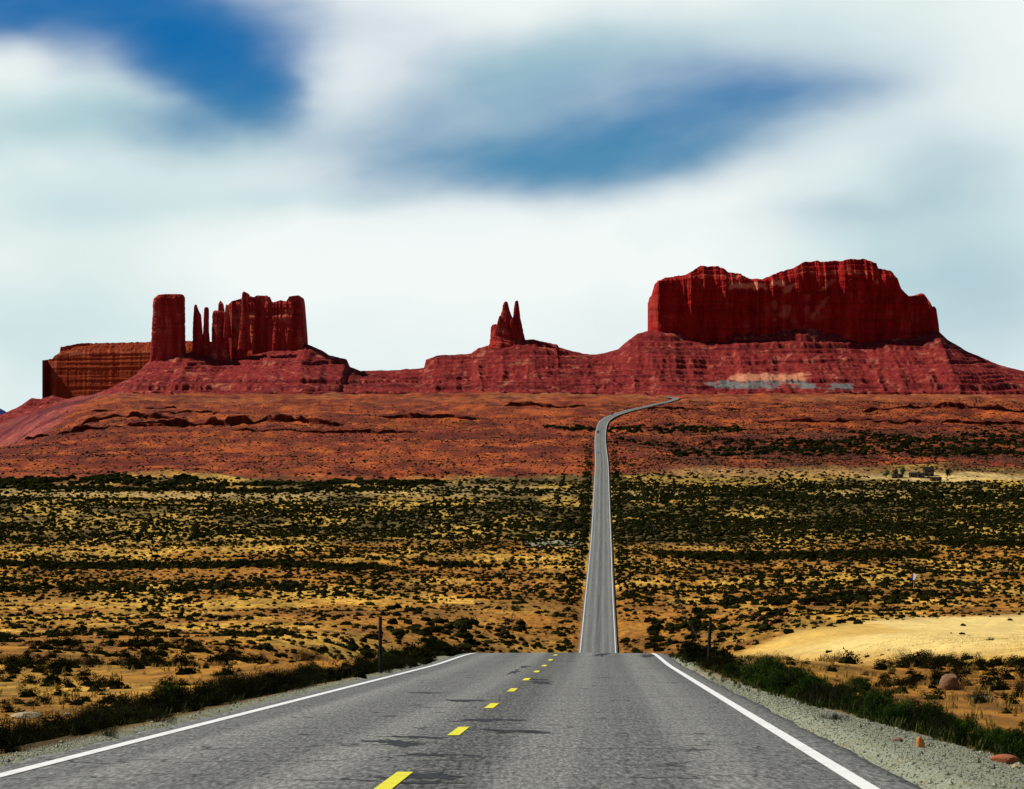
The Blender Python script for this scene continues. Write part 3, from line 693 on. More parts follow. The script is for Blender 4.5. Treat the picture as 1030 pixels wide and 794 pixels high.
ledge(860, 1045, 3000, 4.5, 406, 'dark rock ledge on the red rise at the right edge of the view')
ledge(380, 480, 2750, 3.0, 407, 'low red rock ledge midway up the rise left of the road')

ledge(90, 260, 3150, 3.0, 408, 'faint upper rock ledge just under the castle butte slope')
ledge(230, 420, 2480, 2.6, 409, 'lowest thin rock ledge on the red rise left of the road')
ledge(640, 760, 3250, 3.0, 410, 'short rock ledge on the red rise right of the road bend')
ledge(760, 1040, 2700, 3.2, 411, 'long low rock ledge above the dark brush band at right')
# ------------------------------------------------------------------ shrubs
def leaf_cloud(n, seed, size, r=1.0, hgt=1.0, lumps=7, upright=0.0, shell=.55):
    """n small leaf quads through the volume of an uneven bush of radius r and height hgt"""
    g = np.random.default_rng(seed)
    cs = np.stack([g.normal(0, .42, lumps)*r, g.normal(0, .42, lumps)*r, np.abs(g.normal(.42, .22, lumps))*hgt], 1)
    cr = g.uniform(.25, .5, lumps)
    k = g.integers(0, lumps, n)
    d = g.normal(0, 1, (n, 3)); d /= np.linalg.norm(d, axis=1)[:, None]
    rad = np.power(g.random(n), 1-shell)*cr[k]
    P = cs[k]+d*rad[:, None]*np.array([r, r, hgt*.85])
    P[:, 2] = np.abs(P[:, 2])
    t = g.normal(0, 1, (n, 3)); t[:, 2] = t[:, 2]*.7+np.abs(upright); t /= np.linalg.norm(t, axis=1)[:, None]
    b = np.cross(t, g.normal(0, 1, (n, 3))); b /= np.linalg.norm(b, axis=1)[:, None]
    sz = size*g.uniform(.6, 1.4, n)[:, None]
    asp = .22 if upright else .6
    V = np.stack([P-b*sz*.5*asp, P+t*sz*.5-b*sz*.2*asp, P+t*sz, P+b*sz*.5*asp+t*sz*.45], 1).reshape(-1, 3)
    return V, np.arange(4*n).reshape(n, 4)
def twigs(n, seed, r, h):
    g = np.random.default_rng(seed); V = []; Q = []
    for i in range(n):
        a_ = g.uniform(0, 6.28); ro = g.uniform(.2, .8)*r; b0 = np.array([g.normal(0, .06), g.normal(0, .06), -.08]); b1 = np.array([math.cos(a_)*ro, math.sin(a_)*ro, h*g.uniform(.5, 1.0)])
        wv = np.array([-math.sin(a_), math.cos(a_), 0])*.014; up = np.array([math.cos(a_), math.sin(a_), 0])*.014
        s = len(V); V += [b0-wv, b0+wv, b1+wv*.4, b1-wv*.4, b0-up, b0+up, b1+up*.4, b1-up*.4]; Q += [(s, s+1, s+2, s+3), (s+4, s+5, s+6, s+7)]
    return np.array(V), np.array(Q)
def shrub_mesh(name, seed, leafmat, n, size, r, h, upright=0.0):
    V, Q = leaf_cloud(n, seed, size, r, h, 9, upright); V2, Q2 = twigs(16, seed+1, r, h)
    VV = np.vstack([V, V2]); QQ = np.vstack([Q, Q2+len(V)])
    ob = mesh_obj(name, VV, QQ, leafmat, smooth=False); ob.data.materials.append(M_stem)
    mi = np.zeros(len(QQ), np.int32); mi[len(Q):] = 1; ob.data.polygons.foreach_set('material_index', mi)
    return ob
# prototypes: (object, kind)
PROTO = {'sage': [shrub_mesh('sagebrush_shrub', 500+i, M_sage, 4200, .055, .62, .72, .25) for i in range(6)],
         'green': [shrub_mesh('green_brush', 520+i, M_green, 4200, .10, .70, .95, 1.3) for i in range(5)]}

bush = []   # X, Y, scale, kind
def add(X, Y, s, k): bush.append((X, Y, s, k))
g = np.random.default_rng(3)
# verge on the left: a dark hedge like band from the camera to the crest
for i in range(400):
    Y = 26*math.exp(g.random()*math.log(185/26.)); la = -(4.3+abs(g.normal(0, 1.1))+2.6*float(1-sst(55, 100, Y))*g.random()+g.random()*1.0)
    add(float(xc(Y))+la, Y, g.uniform(.34, .95)*(.6+.6*float(vn(Y*.09, 3.3, 61)))*(1.0 if Y > 50 else .9), 'sage' if g.random() < .96 else 'green')
# verge on the right: taller green brush, set back behind the gravel near the camera
for i in range(330):
    Y = 28*math.exp(g.random()*math.log(180/28.)); off = float(shoulder(Y))+.15
    la = off+abs(g.normal(0, 1.9))+.15
    add(float(xc(Y))+la, Y, g.uniform(.28, .74)*(1.0 if la-off < 1.6 else .85), 'green' if g.random() < .6 else 'sage')
def ground_at(px, py):
    Y = np.geomspace(20, 4500, 4000); X = PX(px, Y); hy = 430-ground_z(X, Y)/Y*F
    hit = np.where(hy <= py)[0]
    return (float(X[hit[0]]), float(Y[hit[0]])) if len(hit) else (None, None)
spots = [(905, 690, 26, 'green'), (862, 697, 30, 'green'), (840, 702, 26, 'green'), (880, 706, 30, 'green'), (795, 690, 22, 'green'), (905, 672, 20, 'sage'), (810, 668, 14, 'sage'), (795, 669, 14, 'sage'), (782, 670, 14, 'sage'), (1000, 668, 12, 'sage'),
         (986, 670, 12, 'sage'), (1018, 676, 14, 'sage'), (975, 690, 14, 'sage'), (1010, 694, 22, 'sage'), (940, 676, 12, 'sage'), (925, 684, 12, 'sage'),
         (150, 664, 24, 'sage'), (135, 672, 18, 'sage'), (162, 660, 20, 'sage'), (180, 668, 20, 'green'), (85, 680, 20, 'sage'), (52, 690, 22, 'sage'), (30, 688, 20, 'sage'), (15, 678, 18, 'sage'), (70, 692, 22, 'sage'), (100, 692, 22, 'sage'), (120, 690, 20, 'sage'), (60, 700, 20, 'sage'),
         (375, 643, 16, 'green'), (400, 640, 18, 'sage'), (415, 634, 14, 'sage'), (395, 628, 14, 'sage'), (368, 660, 14, 'green')]
ug = np.random.default_rng(77)
for (x0, x1, y0, y1, n_, w0, w1) in [(425, 475, 624, 656, 34, 9, 18), (470, 525, 628, 652, 20, 7, 13), (385, 430, 612, 640, 14, 7, 13), (520, 575, 640, 655, 10, 6, 10), (652, 702, 622, 656, 34, 8, 17), (698, 760, 602, 640, 26, 7, 14), (750, 800, 606, 640, 22, 8, 16), (795, 865, 600, 618, 18, 8, 15),
                                (690, 745, 645, 660, 14, 7, 12), (200, 330, 655, 678, 16, 8, 16), (0, 60, 700, 722, 18, 12, 22), (60, 190, 690, 712, 26, 12, 24), (40, 200, 705, 735, 26, 14, 30), (200, 340, 676, 702, 22, 12, 26), (870, 1030, 666, 705, 34, 9, 20), (760, 900, 672, 690, 16, 10, 20), (980, 1030, 690, 720, 10, 14, 24)]:
    for q in range(n_): spots.append((ug.uniform(x0, x1), ug.uniform(y0, y1), ug.uniform(w0, w1), 'sage' if (x1 < 400 or ug.random() < .75) else 'green'))
for px, py, wpx, k in spots:
    X, Y = ground_at(px, py)
    if X is None or abs(X-float(xc(Y))) < 5.2: continue
    if float(field_mask(np.array(px), np.array(py), np.array(Y))) > .5: continue
    add(X, Y, wpx/F*Y/1.45, k)
# open ground: density field by distance
N = 520000
Yc = np.sqrt(g.uniform(45.**2, 3600.**2, N)); Xc = g.uniform(-.178, .178, N)*(Yc+20)
area = .178*2*(3600.**2-45.**2)/2/N
n_st = fbm(Xc/55., Yc/np.where(Yc > 900, 40., 22.), 81, 4); n_cl = fbm(Xc/12., Yc/25., 82, 3); n_big = fbm(Xc/200., Yc/90., 83, 4)
px_ = Xc/Yc
rho = .055*(1-sst(300, 500, Yc))+.045*sst(250, 500, Yc)*(1-sst(860, 940, Yc))
rho = rho*(.45+1.5*sst(.46, .60, n_cl))*(.40+1.2*sst(.38, .58, n_st))
lat_ = np.abs(Xc-xc(Yc))
rho = rho+.10*(1-sst(14, 36, lat_))*sst(120, 170, Yc)*(1-sst(480, 620, Yc))*sst(.38, .55, n_cl)
mid = .090*sst(850, 930, Yc)*(1-sst(1180, 1260, Yc))*(.55+1.1*sst(.42, .56, n_st))
dense = .085*sst(1080, 1330, Yc)*(1-sst(1660, 1800, Yc))*(.70+.9*sst(.38, .56, n_st))*1.3
strip = (np.abs(Yc-1590-60*(n_big-.5)) < 28)*(px_ < .02) | (np.abs(Yc-1690) < 24) & (px_ < .02)
dense = dense*np.where(strip, .35, 1.0)
redl = (.018+.010*sst(.5, .62, n_big)+.012*sst(.52, .62, n_st))*sst(1780, 1850, Yc)*(1-sst(2700, 3000, Yc))*(px_ < .03)
redr = (.034+.05*sst(1900, 1980, Yc)*(1-sst(2500, 2750, Yc))*sst(.44, .56, n_big+.12*sst(.05, .1, px_))+.004*sst(.5, .6, n_st)*sst(2500, 2600, Yc)*(1-sst(3000, 3400, Yc))+.012*sst(1880, 1900, Yc)*(1-sst(1950, 2060, Yc)))*(px_ >= .03)
far = (.002+.004*sst(.50, .6, n_st))*sst(2700, 3000, Yc)
rho = rho+mid+dense+redl+redr+far
# washes: rows of larger brush
wsh = Xc*0
def wash(y0, x0, x1, wd, amp, seed, gap=1.0):
    global wsh
    yy = y0+60*(fbm(Xc/120., Xc*0, seed, 3)-.5)
    wsh = wsh+amp*np.exp(-((Yc-yy)/wd)**2)*sst(x0-.006, x0+.006, px_)*(1-sst(x1-.006, x1+.006, px_))*(1-gap+gap*sst(.34, .46, fbm(Xc/14., Yc/60., seed+40, 3)))
wash(1050, -.2, -.038, 11, .50, 91, .35); wash(1075, -.03, .0, 10, .10, 92)
wash(1140, .048, .125, 14, .45, 93, .3); wash(1190, .13, .2, 12, .30, 94, .6); wash(930, -.17, -.06, 9, .14, 95)
wash(850, .06, .125, 22, .04, 96); wash(520, -.2, -.04, 10, .10, 97); wash(1725, -.2, -.02, 26, .14, 98); wash(1660, -.2, -.04, 14, .08, 108); wash(1010, .08, .18, 20, .05, 99); wash(1600, .03, .2, 22, .05, 104)
wash(330, -.12, -.035, 8, .10, 100); wash(2330, .03, .2, 30, .02, 101); wash(2560, .01, .07, 35, .06, 102); wash(2250, .06, .2, 90, .018, 105); wash(2420, .10, .2, 60, .02, 106); wash(2080, .12, .2, 20, .03, 107); wash(2150, .05, .2, 40, .04, 103)
rho = rho+wsh
infield = field_mask(515+Xc/Yc*F, 430-ground_z(Xc, Yc)/Yc*F, Yc)
rho = rho*(1-.985*infield)
lat_ = np.abs(Xc-xc(Yc))
rho = np.where(lat_ < 4.8, 0, rho)
turnout = (Xc > xc(Yc)) & (lat_ < 11) & (Yc > 730) & (Yc < 790)
# green strips beside the far road and the brush along the two fences
rho = rho+((lat_ > 4.8+.0004*Yc) & (lat_ < 8.0+.0012*Yc))*.16*sst(500, 620, Yc)*(1-sst(2000, 2400, Yc))*(.4+1.2*sst(.42, .55, n_cl))
rho = rho+(np.abs(lat_-20.5) < .8)*1.0*sst(640, 700, Yc)*(1-sst(1750, 1900, Yc))*sst(.40, .52, fbm(Yc/40., Yc*0, 84, 3))
rho = np.where((Yc > 1770) & (Yc < 1850) & (px_ > .108), rho*.05, rho)
rho = np.where(turnout, 0, rho)
keep = g.random(N) < rho*area
for X, Y, wf in zip(Xc[keep], Yc[keep], (wsh/np.maximum(rho, 1e-9))[keep]):
    s = g.uniform(.25, .9)*(1.7 if g.random() < .14 else 1) if Y < 850 else g.uniform(.35, 1.0)*(.65 if Y > 1850 else (.93 if Y > 1180 else 1.0))*(1.5 if g.random() < .1 else 1)
    if g.random() < wf: s = g.uniform(1.1, 2.0)*(1.0 if Y > 600 else .7)
    if Y > 850: s *= 1.15
    add(float(X), float(Y), s, 'sage')
B = np.array([(b[0], b[1], b[2], 0 if b[3] == 'sage' else 1) for b in bush])
ok = np.abs(B[:, 0]-xc(B[:, 1])) > 4.2+B[:, 2]*.3
B = B[ok]
# size in the picture decides which ones are individuals
ang = B[:, 2]/B[:, 1]
vis = (np.abs(B[:, 0]/B[:, 1]) < .156+1.2/B[:, 1])
order = np.argsort(-(ang*vis)); top = order[:300]; rest = order[300:]
Zb = ground_z(B[:, 0], B[:, 1])-.05
def place_label(X, Y, s, k):
    la = X-float(xc(Y)); px = 515+X/Y*F
    nm = 'green spiky brush' if k else 'dark olive sagebrush'
    sz = 'tall' if s > 1.05 else ('low' if s < .6 else 'rounded')
    if la < 0 and la > -9:
        wh = 'left road verge near the camera' if Y < 55 else ('left road verge beside the wooden post' if Y < 125 else 'left road verge at the crest of the road')
    elif 0 < la < 10:
        wh = 'right road verge behind the grey gravel' if Y < 60 else ('right road verge beside the wooden post' if Y < 130 else 'right road verge at the crest of the road')
    elif la < 0: wh = 'golden flat left of the road, close by' if Y < 130 else ('golden flat left of the road, farther out' if px < 330 else 'golden flat left of the road crest')
    else: wh = 'golden ground between right verge and hay field' if Y < 200 else 'rough bank beyond the road crest on the right' if px < 800 else 'edge of the bright hay coloured field'
    return f'{sz} {nm} bush on the {wh}', nm, wh
used = {}
tg = np.random.default_rng(9)
for i in top:
    X, Y, s, k = B[i]; protos = PROTO['green' if k else 'sage']; j = int(tg.integers(0, len(protos))); p = protos[j]
    if (k, j) in used: o = p.copy(); C.objects.link(o)
    else: o = p; used[(k, j)] = 1
    o.location = (X, Y, Zb[i]); o.rotation_euler = (0, 0, tg.uniform(0, 6.28)); o.scale = (s*tg.uniform(.9, 1.25), s*tg.uniform(.9, 1.25), s*tg.uniform(.75, 1.05))
    lb, nm, wh = place_label(X, Y, s, k); tag(o, lb, 'shrub', f'{nm} bushes on the {wh}')
for k, ps in PROTO.items():
    for j, p in enumerate(ps):
        if ((1 if k == 'green' else 0), j) not in used: bpy.data.objects.remove(p)
def blob_t(seed):
    r_ = np.random.default_rng(seed); V = []; Q = []
    for lv, (rad, z) in enumerate(((.75, -.1), (.92, .32), (.62, .68))):
        for a_ in range(7):
            th_ = a_/7*6.283+r_.uniform(-.3, .3); q = rad*r_.uniform(.65, 1.2); V.append((math.cos(th_)*q, math.sin(th_)*q, z*r_.uniform(.75, 1.25)))
    V.append((r_.normal(0, .15), r_.normal(0, .15), .85))
    for lv in range(2):
        for a_ in range(7): b_ = (a_+1) % 7; Q.append((lv*7+a_, lv*7+b_, lv*7+7+b_, lv*7+7+a_))
    for a_ in range(0, 7): Q.append((14+a_, 14+(a_+1) % 7, 21, 21))
    return np.array(V), np.array(Q)
def merged(name, idx, temps, mat, label, zk=1.0):
    Vs, Qs, Ts = [], [], []; off = 0; rg = np.random.default_rng(21)
    ti = rg.integers(0, len(temps), len(idx)); rz = rg.uniform(0, 6.28, len(idx)); tint = rg.random(len(idx))
    for t, (V, Q) in enumerate(temps):
        ii = np.where(ti == t)[0]
        if not len(ii): continue
        c, s = np.cos(rz[ii])[:, None], np.sin(rz[ii])[:, None]; sc = B[idx[ii], 2][:, None]
        sx = rg.uniform(.8, 1.35, (len(ii), 1)); szz = rg.uniform(.7, 1.15, (len(ii), 1))*zk
        x = (V[None, :, 0]*c-V[None, :, 1]*s)*sc*sx+B[idx[ii], 0][:, None]; y = (V[None, :, 0]*s+V[None, :, 1]*c)*sc*sx+B[idx[ii], 1][:, None]; z = V[None, :, 2]*sc*szz+Zb[idx[ii]][:, None]
        Vs.append(np.stack([x, y, z], -1).reshape(-1, 3)); n = len(V)
        Qs.append((Q[None]+(np.arange(len(ii))*n)[:, None, None]+off).reshape(-1, Q.shape[1])); off += n*len(ii)
        Ts.append(np.repeat(tint[ii], n))
    V = np.vstack(Vs); Q = np.vstack(Qs); T = np.concatenate(Ts)
    if (Q[:, 2] == Q[:, 3]).any():
        tri = Q[Q[:, 2] == Q[:, 3]][:, :3]; qd = Q[Q[:, 2] != Q[:, 3]]
        Q = np.vstack([tri, qd[:, [0, 1, 2]], qd[:, [0, 2, 3]]])
    ob = mesh_obj(name, V, Q, mat, smooth=False, attrs={'tint': T}); kind(ob, 'stuff', label)
    return ob
Yr = B[rest, 1]
def domed(n, seed, size, k):
    V, Q = blob_t(seed+50); V2, Q2 = leaf_cloud(n, seed, size, .66, .82, 9)
    return np.vstack([V*np.array([k, k, k]), V2]), np.vstack([Q, Q2+len(V)])
Tn = [domed(240, 600+i, .15, .50) for i in range(6)]
Tm = [domed(34, 620+i, .26, .70) for i in range(6)]
Tf = [blob_t(640+i) for i in range(6)]
merged('desert_scrub', rest[Yr < 420], Tn, M_scrub, 'small dark desert bushes dotting the golden ground')
merged('desert_scrub', rest[(Yr >= 420) & (Yr < 1230)], Tm, M_scrub, 'dark desert bushes dotting the golden valley floor')
merged('desert_scrub', rest[Yr >= 1230], Tf, M_scrub, 'dense dark scrub covering the valley below the red rise')
print('bushes', len(B), 'near', (Yr < 420).sum(), 'mid', ((Yr >= 420) & (Yr < 1230)).sum(), 'far', (Yr >= 1230).sum())

# ------------------------------------------------------------------ grass, gravel
def tufts(name, P, hts, mat, nb, label, seed, wid=.012):
    g = np.random.default_rng(seed); n = len(P)*nb
    base = np.repeat(P, nb, 0)+np.concatenate([g.normal(0, .07, (n, 2)), np.zeros((n, 1))], 1)*np.repeat(hts, nb)[:, None]*3
    h = np.repeat(hts, nb)*g.uniform(.5, 1.2, n); a_ = g.uniform(0, 6.28, n); ln = g.uniform(.1, .6, n)
    d = np.stack([np.cos(a_), np.sin(a_), 0*a_], 1); sd = np.stack([-np.sin(a_), np.cos(a_), 0*a_], 1)*(wid*np.repeat(hts/.25, nb))[:, None]
    mid = base+d*(ln*h*.35)[:, None]+np.array([0, 0, 1])*(h*.6)[:, None]; tip = base+d*(ln*h)[:, None]+np.array([0, 0, 1])*h[:, None]
    V = np.stack([base-sd, base+sd, mid+sd*.7, mid-sd*.7, tip], 1).reshape(-1, 3)
    i = np.arange(n)*5
    Q = np.concatenate([np.stack([i, i+1, i+2], 1), np.stack([i, i+2, i+3], 1), np.stack([i+3, i+2, i+4], 1)])
    ob = mesh_obj(name, V, Q, mat, smooth=False, attrs={'tint': np.repeat(g.random(len(P)), nb*5)}); kind(ob, 'stuff', label)
g = np.random.default_rng(5)
def scat(n, y0, y1, lo, hi, side):
    Y = y0*np.exp(g.random(n)*math.log(y1/y0)); la = lo+(hi-lo)*g.random(n)
    la = la+(shoulder(Y)-4.9 if side > 0 else 0)
    X = xc(Y)+side*la; return np.stack([X, Y, ground_z(X, Y)-.01], 1)
P = np.vstack([scat(220, 45, 180, 4.9, 7.5, -1), scat(1900, 28, 170, 4.9, 9.5, 1)])
tufts('verge_grass', P, g.uniform(.06, .22, len(P)), M_ggrass, 14, 'green and olive grass along both road verges', 31)
P = np.vstack([scat(600, 45, 200, 7.5, 24, -1), scat(1600, 30, 230, 6.0, 22, 1)])
tufts('dry_grass', P, g.uniform(.08, .30, len(P)), M_grass, 12, 'dry golden grass tufts beside the road', 32)
Yf = np.sqrt(g.uniform(150.**2, 500.**2, 14000)); Xf = 10+g.random(14000)*75; Yf = Yf[:]
m_ = (Xf/Yf < .17) & (field_mask(515+Xf/Yf*F, 430-ground_z(Xf, Yf)/Yf*F, Yf) > .5)
P = np.stack([Xf, Yf, ground_z(Xf, Yf)-.01], 1)[m_]
tufts('hay_grass', P, g.uniform(.06, .18, len(P)), M_hay, 6, 'pale dry grass of the bright field right of the road', 33, .02)
def pebbles(n, seed):
    g = np.random.default_rng(seed)
    Y = 24*np.exp(g.random(n)*math.log(90/24.)); la = 4.25+g.random(n)*(shoulder(Y)-4.15)
    sd = np.where(g.random(n) < .8, 1, -1); la = np.where(sd < 0, 4.15+g.random(n)*.8, la)
    X = xc(Y)+sd*la; Z = ground_z(X, Y)
    t = np.array([(1, 0, 0), (-1, 0, 0), (0, 1, 0), (0, -1, 0), (0, 0, .8), (0, 0, -.6)], float)
    r = g.uniform(.005, .016, n)*np.where(g.random(n) < .03, 2.2, 1); jit = g.uniform(.6, 1.4, (n, 6, 3))
    V = t[None]*jit*r[:, None, None]+np.stack([X, Y, Z+r*.4], 1)[:, None]
    jit[:, :, 2] *= .75
    fc = np.array([(0, 2, 4), (2, 1, 4), (1, 3, 4), (3, 0, 4), (2, 0, 5), (1, 2, 5), (3, 1, 5), (0, 3, 5)])
    Q = (fc[None]+np.arange(n)[:, None, None]*6).reshape(-1, 3)
    m, nn = newmat('gravel_stone'); c = nn.mix(nn.attr('tint').outputs['Fac'], (0.12, 0.12, 0.08), (0.44, 0.44, 0.31)); principled(nn, c, .9)
    ob = mesh_obj('gravel', V.reshape(-1, 3), Q, m, smooth=False, attrs={'tint': np.repeat(g.random(n), 6)}); kind(ob, 'stuff', 'loose grey gravel along the road shoulders')
pebbles(16000, 41)

# ------------------------------------------------------------------ rocks
def rock(name, px, py, wpx, hpx, dip, mat, seed, label, flat=1.0, group=None):
    """boulder: a faceted, noise-broken ball, half sunk; placed on the ground near (px,py)"""
    Y = dip; X = PX(px, Y); r = wpx/F*Y*.5; h = hpx/F*Y
    n, m = 26, 16; t = np.linspace(0, 2*math.pi, n, endpoint=False); ph = np.linspace(-.5*math.pi+.02, .5*math.pi-.02, m)
    PH, T = np.meshgrid(ph, t, indexing='ij')
    d = np.stack([np.cos(PH)*np.cos(T), np.cos(PH)*np.sin(T), np.sin(PH)], -1)
    g = np.random.default_rng(seed); q = np.ones(PH.shape)
    for k in range(11):
        nv = g.normal(0, 1, 3); nv /= np.linalg.norm(nv); lim = g.uniform(.55, .88)
        dd = d@nv; q = np.where(dd*q > lim, lim/np.maximum(dd, .01), q)
    q = q*(1+.10*(fbm(d[..., 0]*3+seed, d[..., 1]*3+d[..., 2]*2, seed, 4)-.5))
    V = d*q[..., None]*np.array([r*1.12, r*.9*1.12, h*.75*1.12]); z = float(ground_z(X, Y))
    F4 = [(i*n+j, i*n+(j+1) % n, (i+1)*n+(j+1) % n, (i+1)*n+j) for i in range(m-1) for j in range(n)]
    ob = mesh_obj(name, V.reshape(-1, 3), np.array(F4), mat, smooth=False)
    me = ob.data
    ob.location = (X, Y, z+h*.25); ob.rotation_euler = (g.normal(0, .12), g.normal(0, .12), g.uniform(0, 6))
    tag(ob, label, 'rock', group)
def side_Y(py): return 2.1*F/(py-627.0)
rock('boulder', 957, 685, 26, 17, 112, M_boulder, 1, 'rounded tan boulder with a shaded face behind the right verge brush')
rock('flat_stone', 985, 696, 26, 7, 96, M_paleslab, 2, 'pale flat stone lying just right of the tan boulder')
rock('boulder', 926, 735, 9, 12, 39.5, M_orange, 3, 'upright bright orange stone at the edge of the gravel shoulder')
rock('stone', 934, 729, 4.5, 4.5, 40.5, M_paleslab, 4, 'small white stone touching the orange stone by the gravel')
rock('flat_stone', 1010, 739, 30, 8, 38.5, M_redslab, 5, 'red brown flat slab under the brush at the right edge')
rock('flat_stone', 1022, 746, 13, 5, 37.0, M_paleslab, 6, 'pale pink stone in front of the red brown slab')
rock('flat_stone', 903, 729, 10, 4, 41.0, M_boulder, 7, 'low tan stone left of the orange stone by the gravel')
rock('flat_stone', 28, 717, 34, 6, 78, M_paleslab, 8, 'long pale flat stone among dark bushes at the left edge')
rock('stone', 68, 716, 9, 5, 79, M_paleslab, 9, 'small pale stone right of the long flat stone at left')
rock('flat_stone', 20, 740, 14, 6, 62, M_paleslab, 10, 'tan stone low among the dark bushes in the left corner')
for i, (px, py, wd) in enumerate([(775, 621, 6), (783, 617, 7), (764, 626, 5), (790, 624, 5), (757, 632, 5)]):
    rock('stone', px, py, wd, wd*.7, 700+20*i, M_redslab, 20+i, 'pinkish boulder on the rough bank above the bright field', group='pinkish boulders above the field')

# ------------------------------------------------------------------ posts
def tube(bm_list, p0, p1, r0, r1, n=10):
    p0 = np.array(p0, float); p1 = np.array(p1, float); d = p1-p0; d /= np.linalg.norm(d)
    u_ = np.cross(d, [0.31, .95, .1]); u_ /= np.linalg.norm(u_); v_ = np.cross(d, u_); s = len(bm_list[0])
    for p, r in ((p0, r0), (p1, r1)):
        for k in range(n): a_ = k/n*6.28318; bm_list[0].append(tuple(p+(u_*math.cos(a_)+v_*math.sin(a_))*r))
    for k in range(n): k2 = (k+1) % n; bm_list[1].append((s+k, s+k2, s+n+k2, s+n+k))
    bm_list[1].append(tuple(range(s+n, s+2*n))); bm_list[1].append(tuple(reversed(range(s, s+n))))
def pyobj(name, bl, mat, parent=None, bevel=0.0):
    me = bpy.data.meshes.new(name); me.from_pydata(bl[0], [], bl[1]); me.update(); me.materials.append(mat)
    ob = bpy.data.objects.new(name, me); C.objects.link(ob)
    if parent: ob.parent = parent
    if bevel:
        md = ob.modifiers.new('bevel', 'BEVEL'); md.width = bevel; md.segments = 2; md.limit_method = 'ANGLE'
    return ob
def box(bl, x0, x1, y0, y1, z0, z1):
    s = len(bl[0]); bl[0].extend([(x0, y0, z0), (x1, y0, z0), (x1, y1, z0), (x0, y1, z0), (x0, y0, z1), (x1, y0, z1), (x1, y1, z1), (x0, y1, z1)])
    bl[1].extend([(s, s+3, s+2, s+1), (s+4, s+5, s+6, s+7), (s, s+1, s+5, s+4), (s+1, s+2, s+6, s+5), (s+2, s+3, s+7, s+6), (s+3, s, s+4, s+7)])
def post(px, Y, hgt, r, label, peg=False, lean=.02):
    X = PX(px, Y); z = float(ground_z(X, Y))
    t = thing('roadside_post', label, 'post', (X, Y, z), 0, 'wooden posts beside the road')
    bl = ([], []); n = 7; g = np.random.default_rng(int(px))
    prev = np.array([0, 0, -.4])
    for i in range(n):
        nx = np.array([lean*(i+1)/n*hgt+g.normal(0, .004), g.normal(0, .004), hgt*(i+1)/n]); tube(bl, prev, nx, r*(1.08-.03*i), r*(1.05-.03*i), 12); prev = nx
    pyobj('shaft', bl, M_post, t)
    if peg:
        b2 = ([], []); tube(b2, (.03, -.01, hgt*.53), (.34, -.04, hgt*.55), .022, .012, 8); pyobj('peg', b2, M_post, t)
    b3 = ([], []); box(b3, -r*.5+lean*hgt, r*.5+lean*hgt, -r*1.15, -r*1.0, hgt*.86, hgt*.94); pyobj('tag_plate', b3, M_metal, t)
post(383, 95, 1.60, .055, 'dark wooden post with a short side peg on the left verge', True, -.01)
post(713, 103, 1.60, .055, 'dark wooden post leaning slightly on the right verge', False, .03)

# fences along the right of way, in the valley
def row_fence(side, label):
    ys = np.arange(690, 1780, 11.5)
    X = xc(ys)+side*20.5; Z = ground_z(X, ys); o = np.array([X[0], ys[0], Z[0]])
    t = thing('wire_fence', label, 'fence', tuple(o), 0, 'wire fences along the far road')
    proto = None
    for k in range(len(ys)):
        if proto is None:
            bl = ([], []); tube(bl, (0, 0, -.2), (0.01, 0, 1.35), .075, .065, 8); proto = pyobj('post', bl, M_post, t); ob = proto
        else: ob = proto.copy(); C.objects.link(ob); ob.parent = t
        ob.location = (X[k]-o[0], ys[k]-o[1], Z[k]-o[2])
    bl = ([], [])
    for k in range(len(ys)-1):
        for h in (.45, .8, 1.15):
            tube(bl, (X[k]-o[0], ys[k]-o[1], Z[k]-o[2]+h), (X[k+1]-o[0], ys[k+1]-o[1], Z[k+1]-o[2]+h), .012, .012, 4)
    pyobj('wire', bl, M_metal, t)
row_fence(-1, 'post and wire fence line running left of the far road')
row_fence(1, 'post and wire fence line running right of the far road')

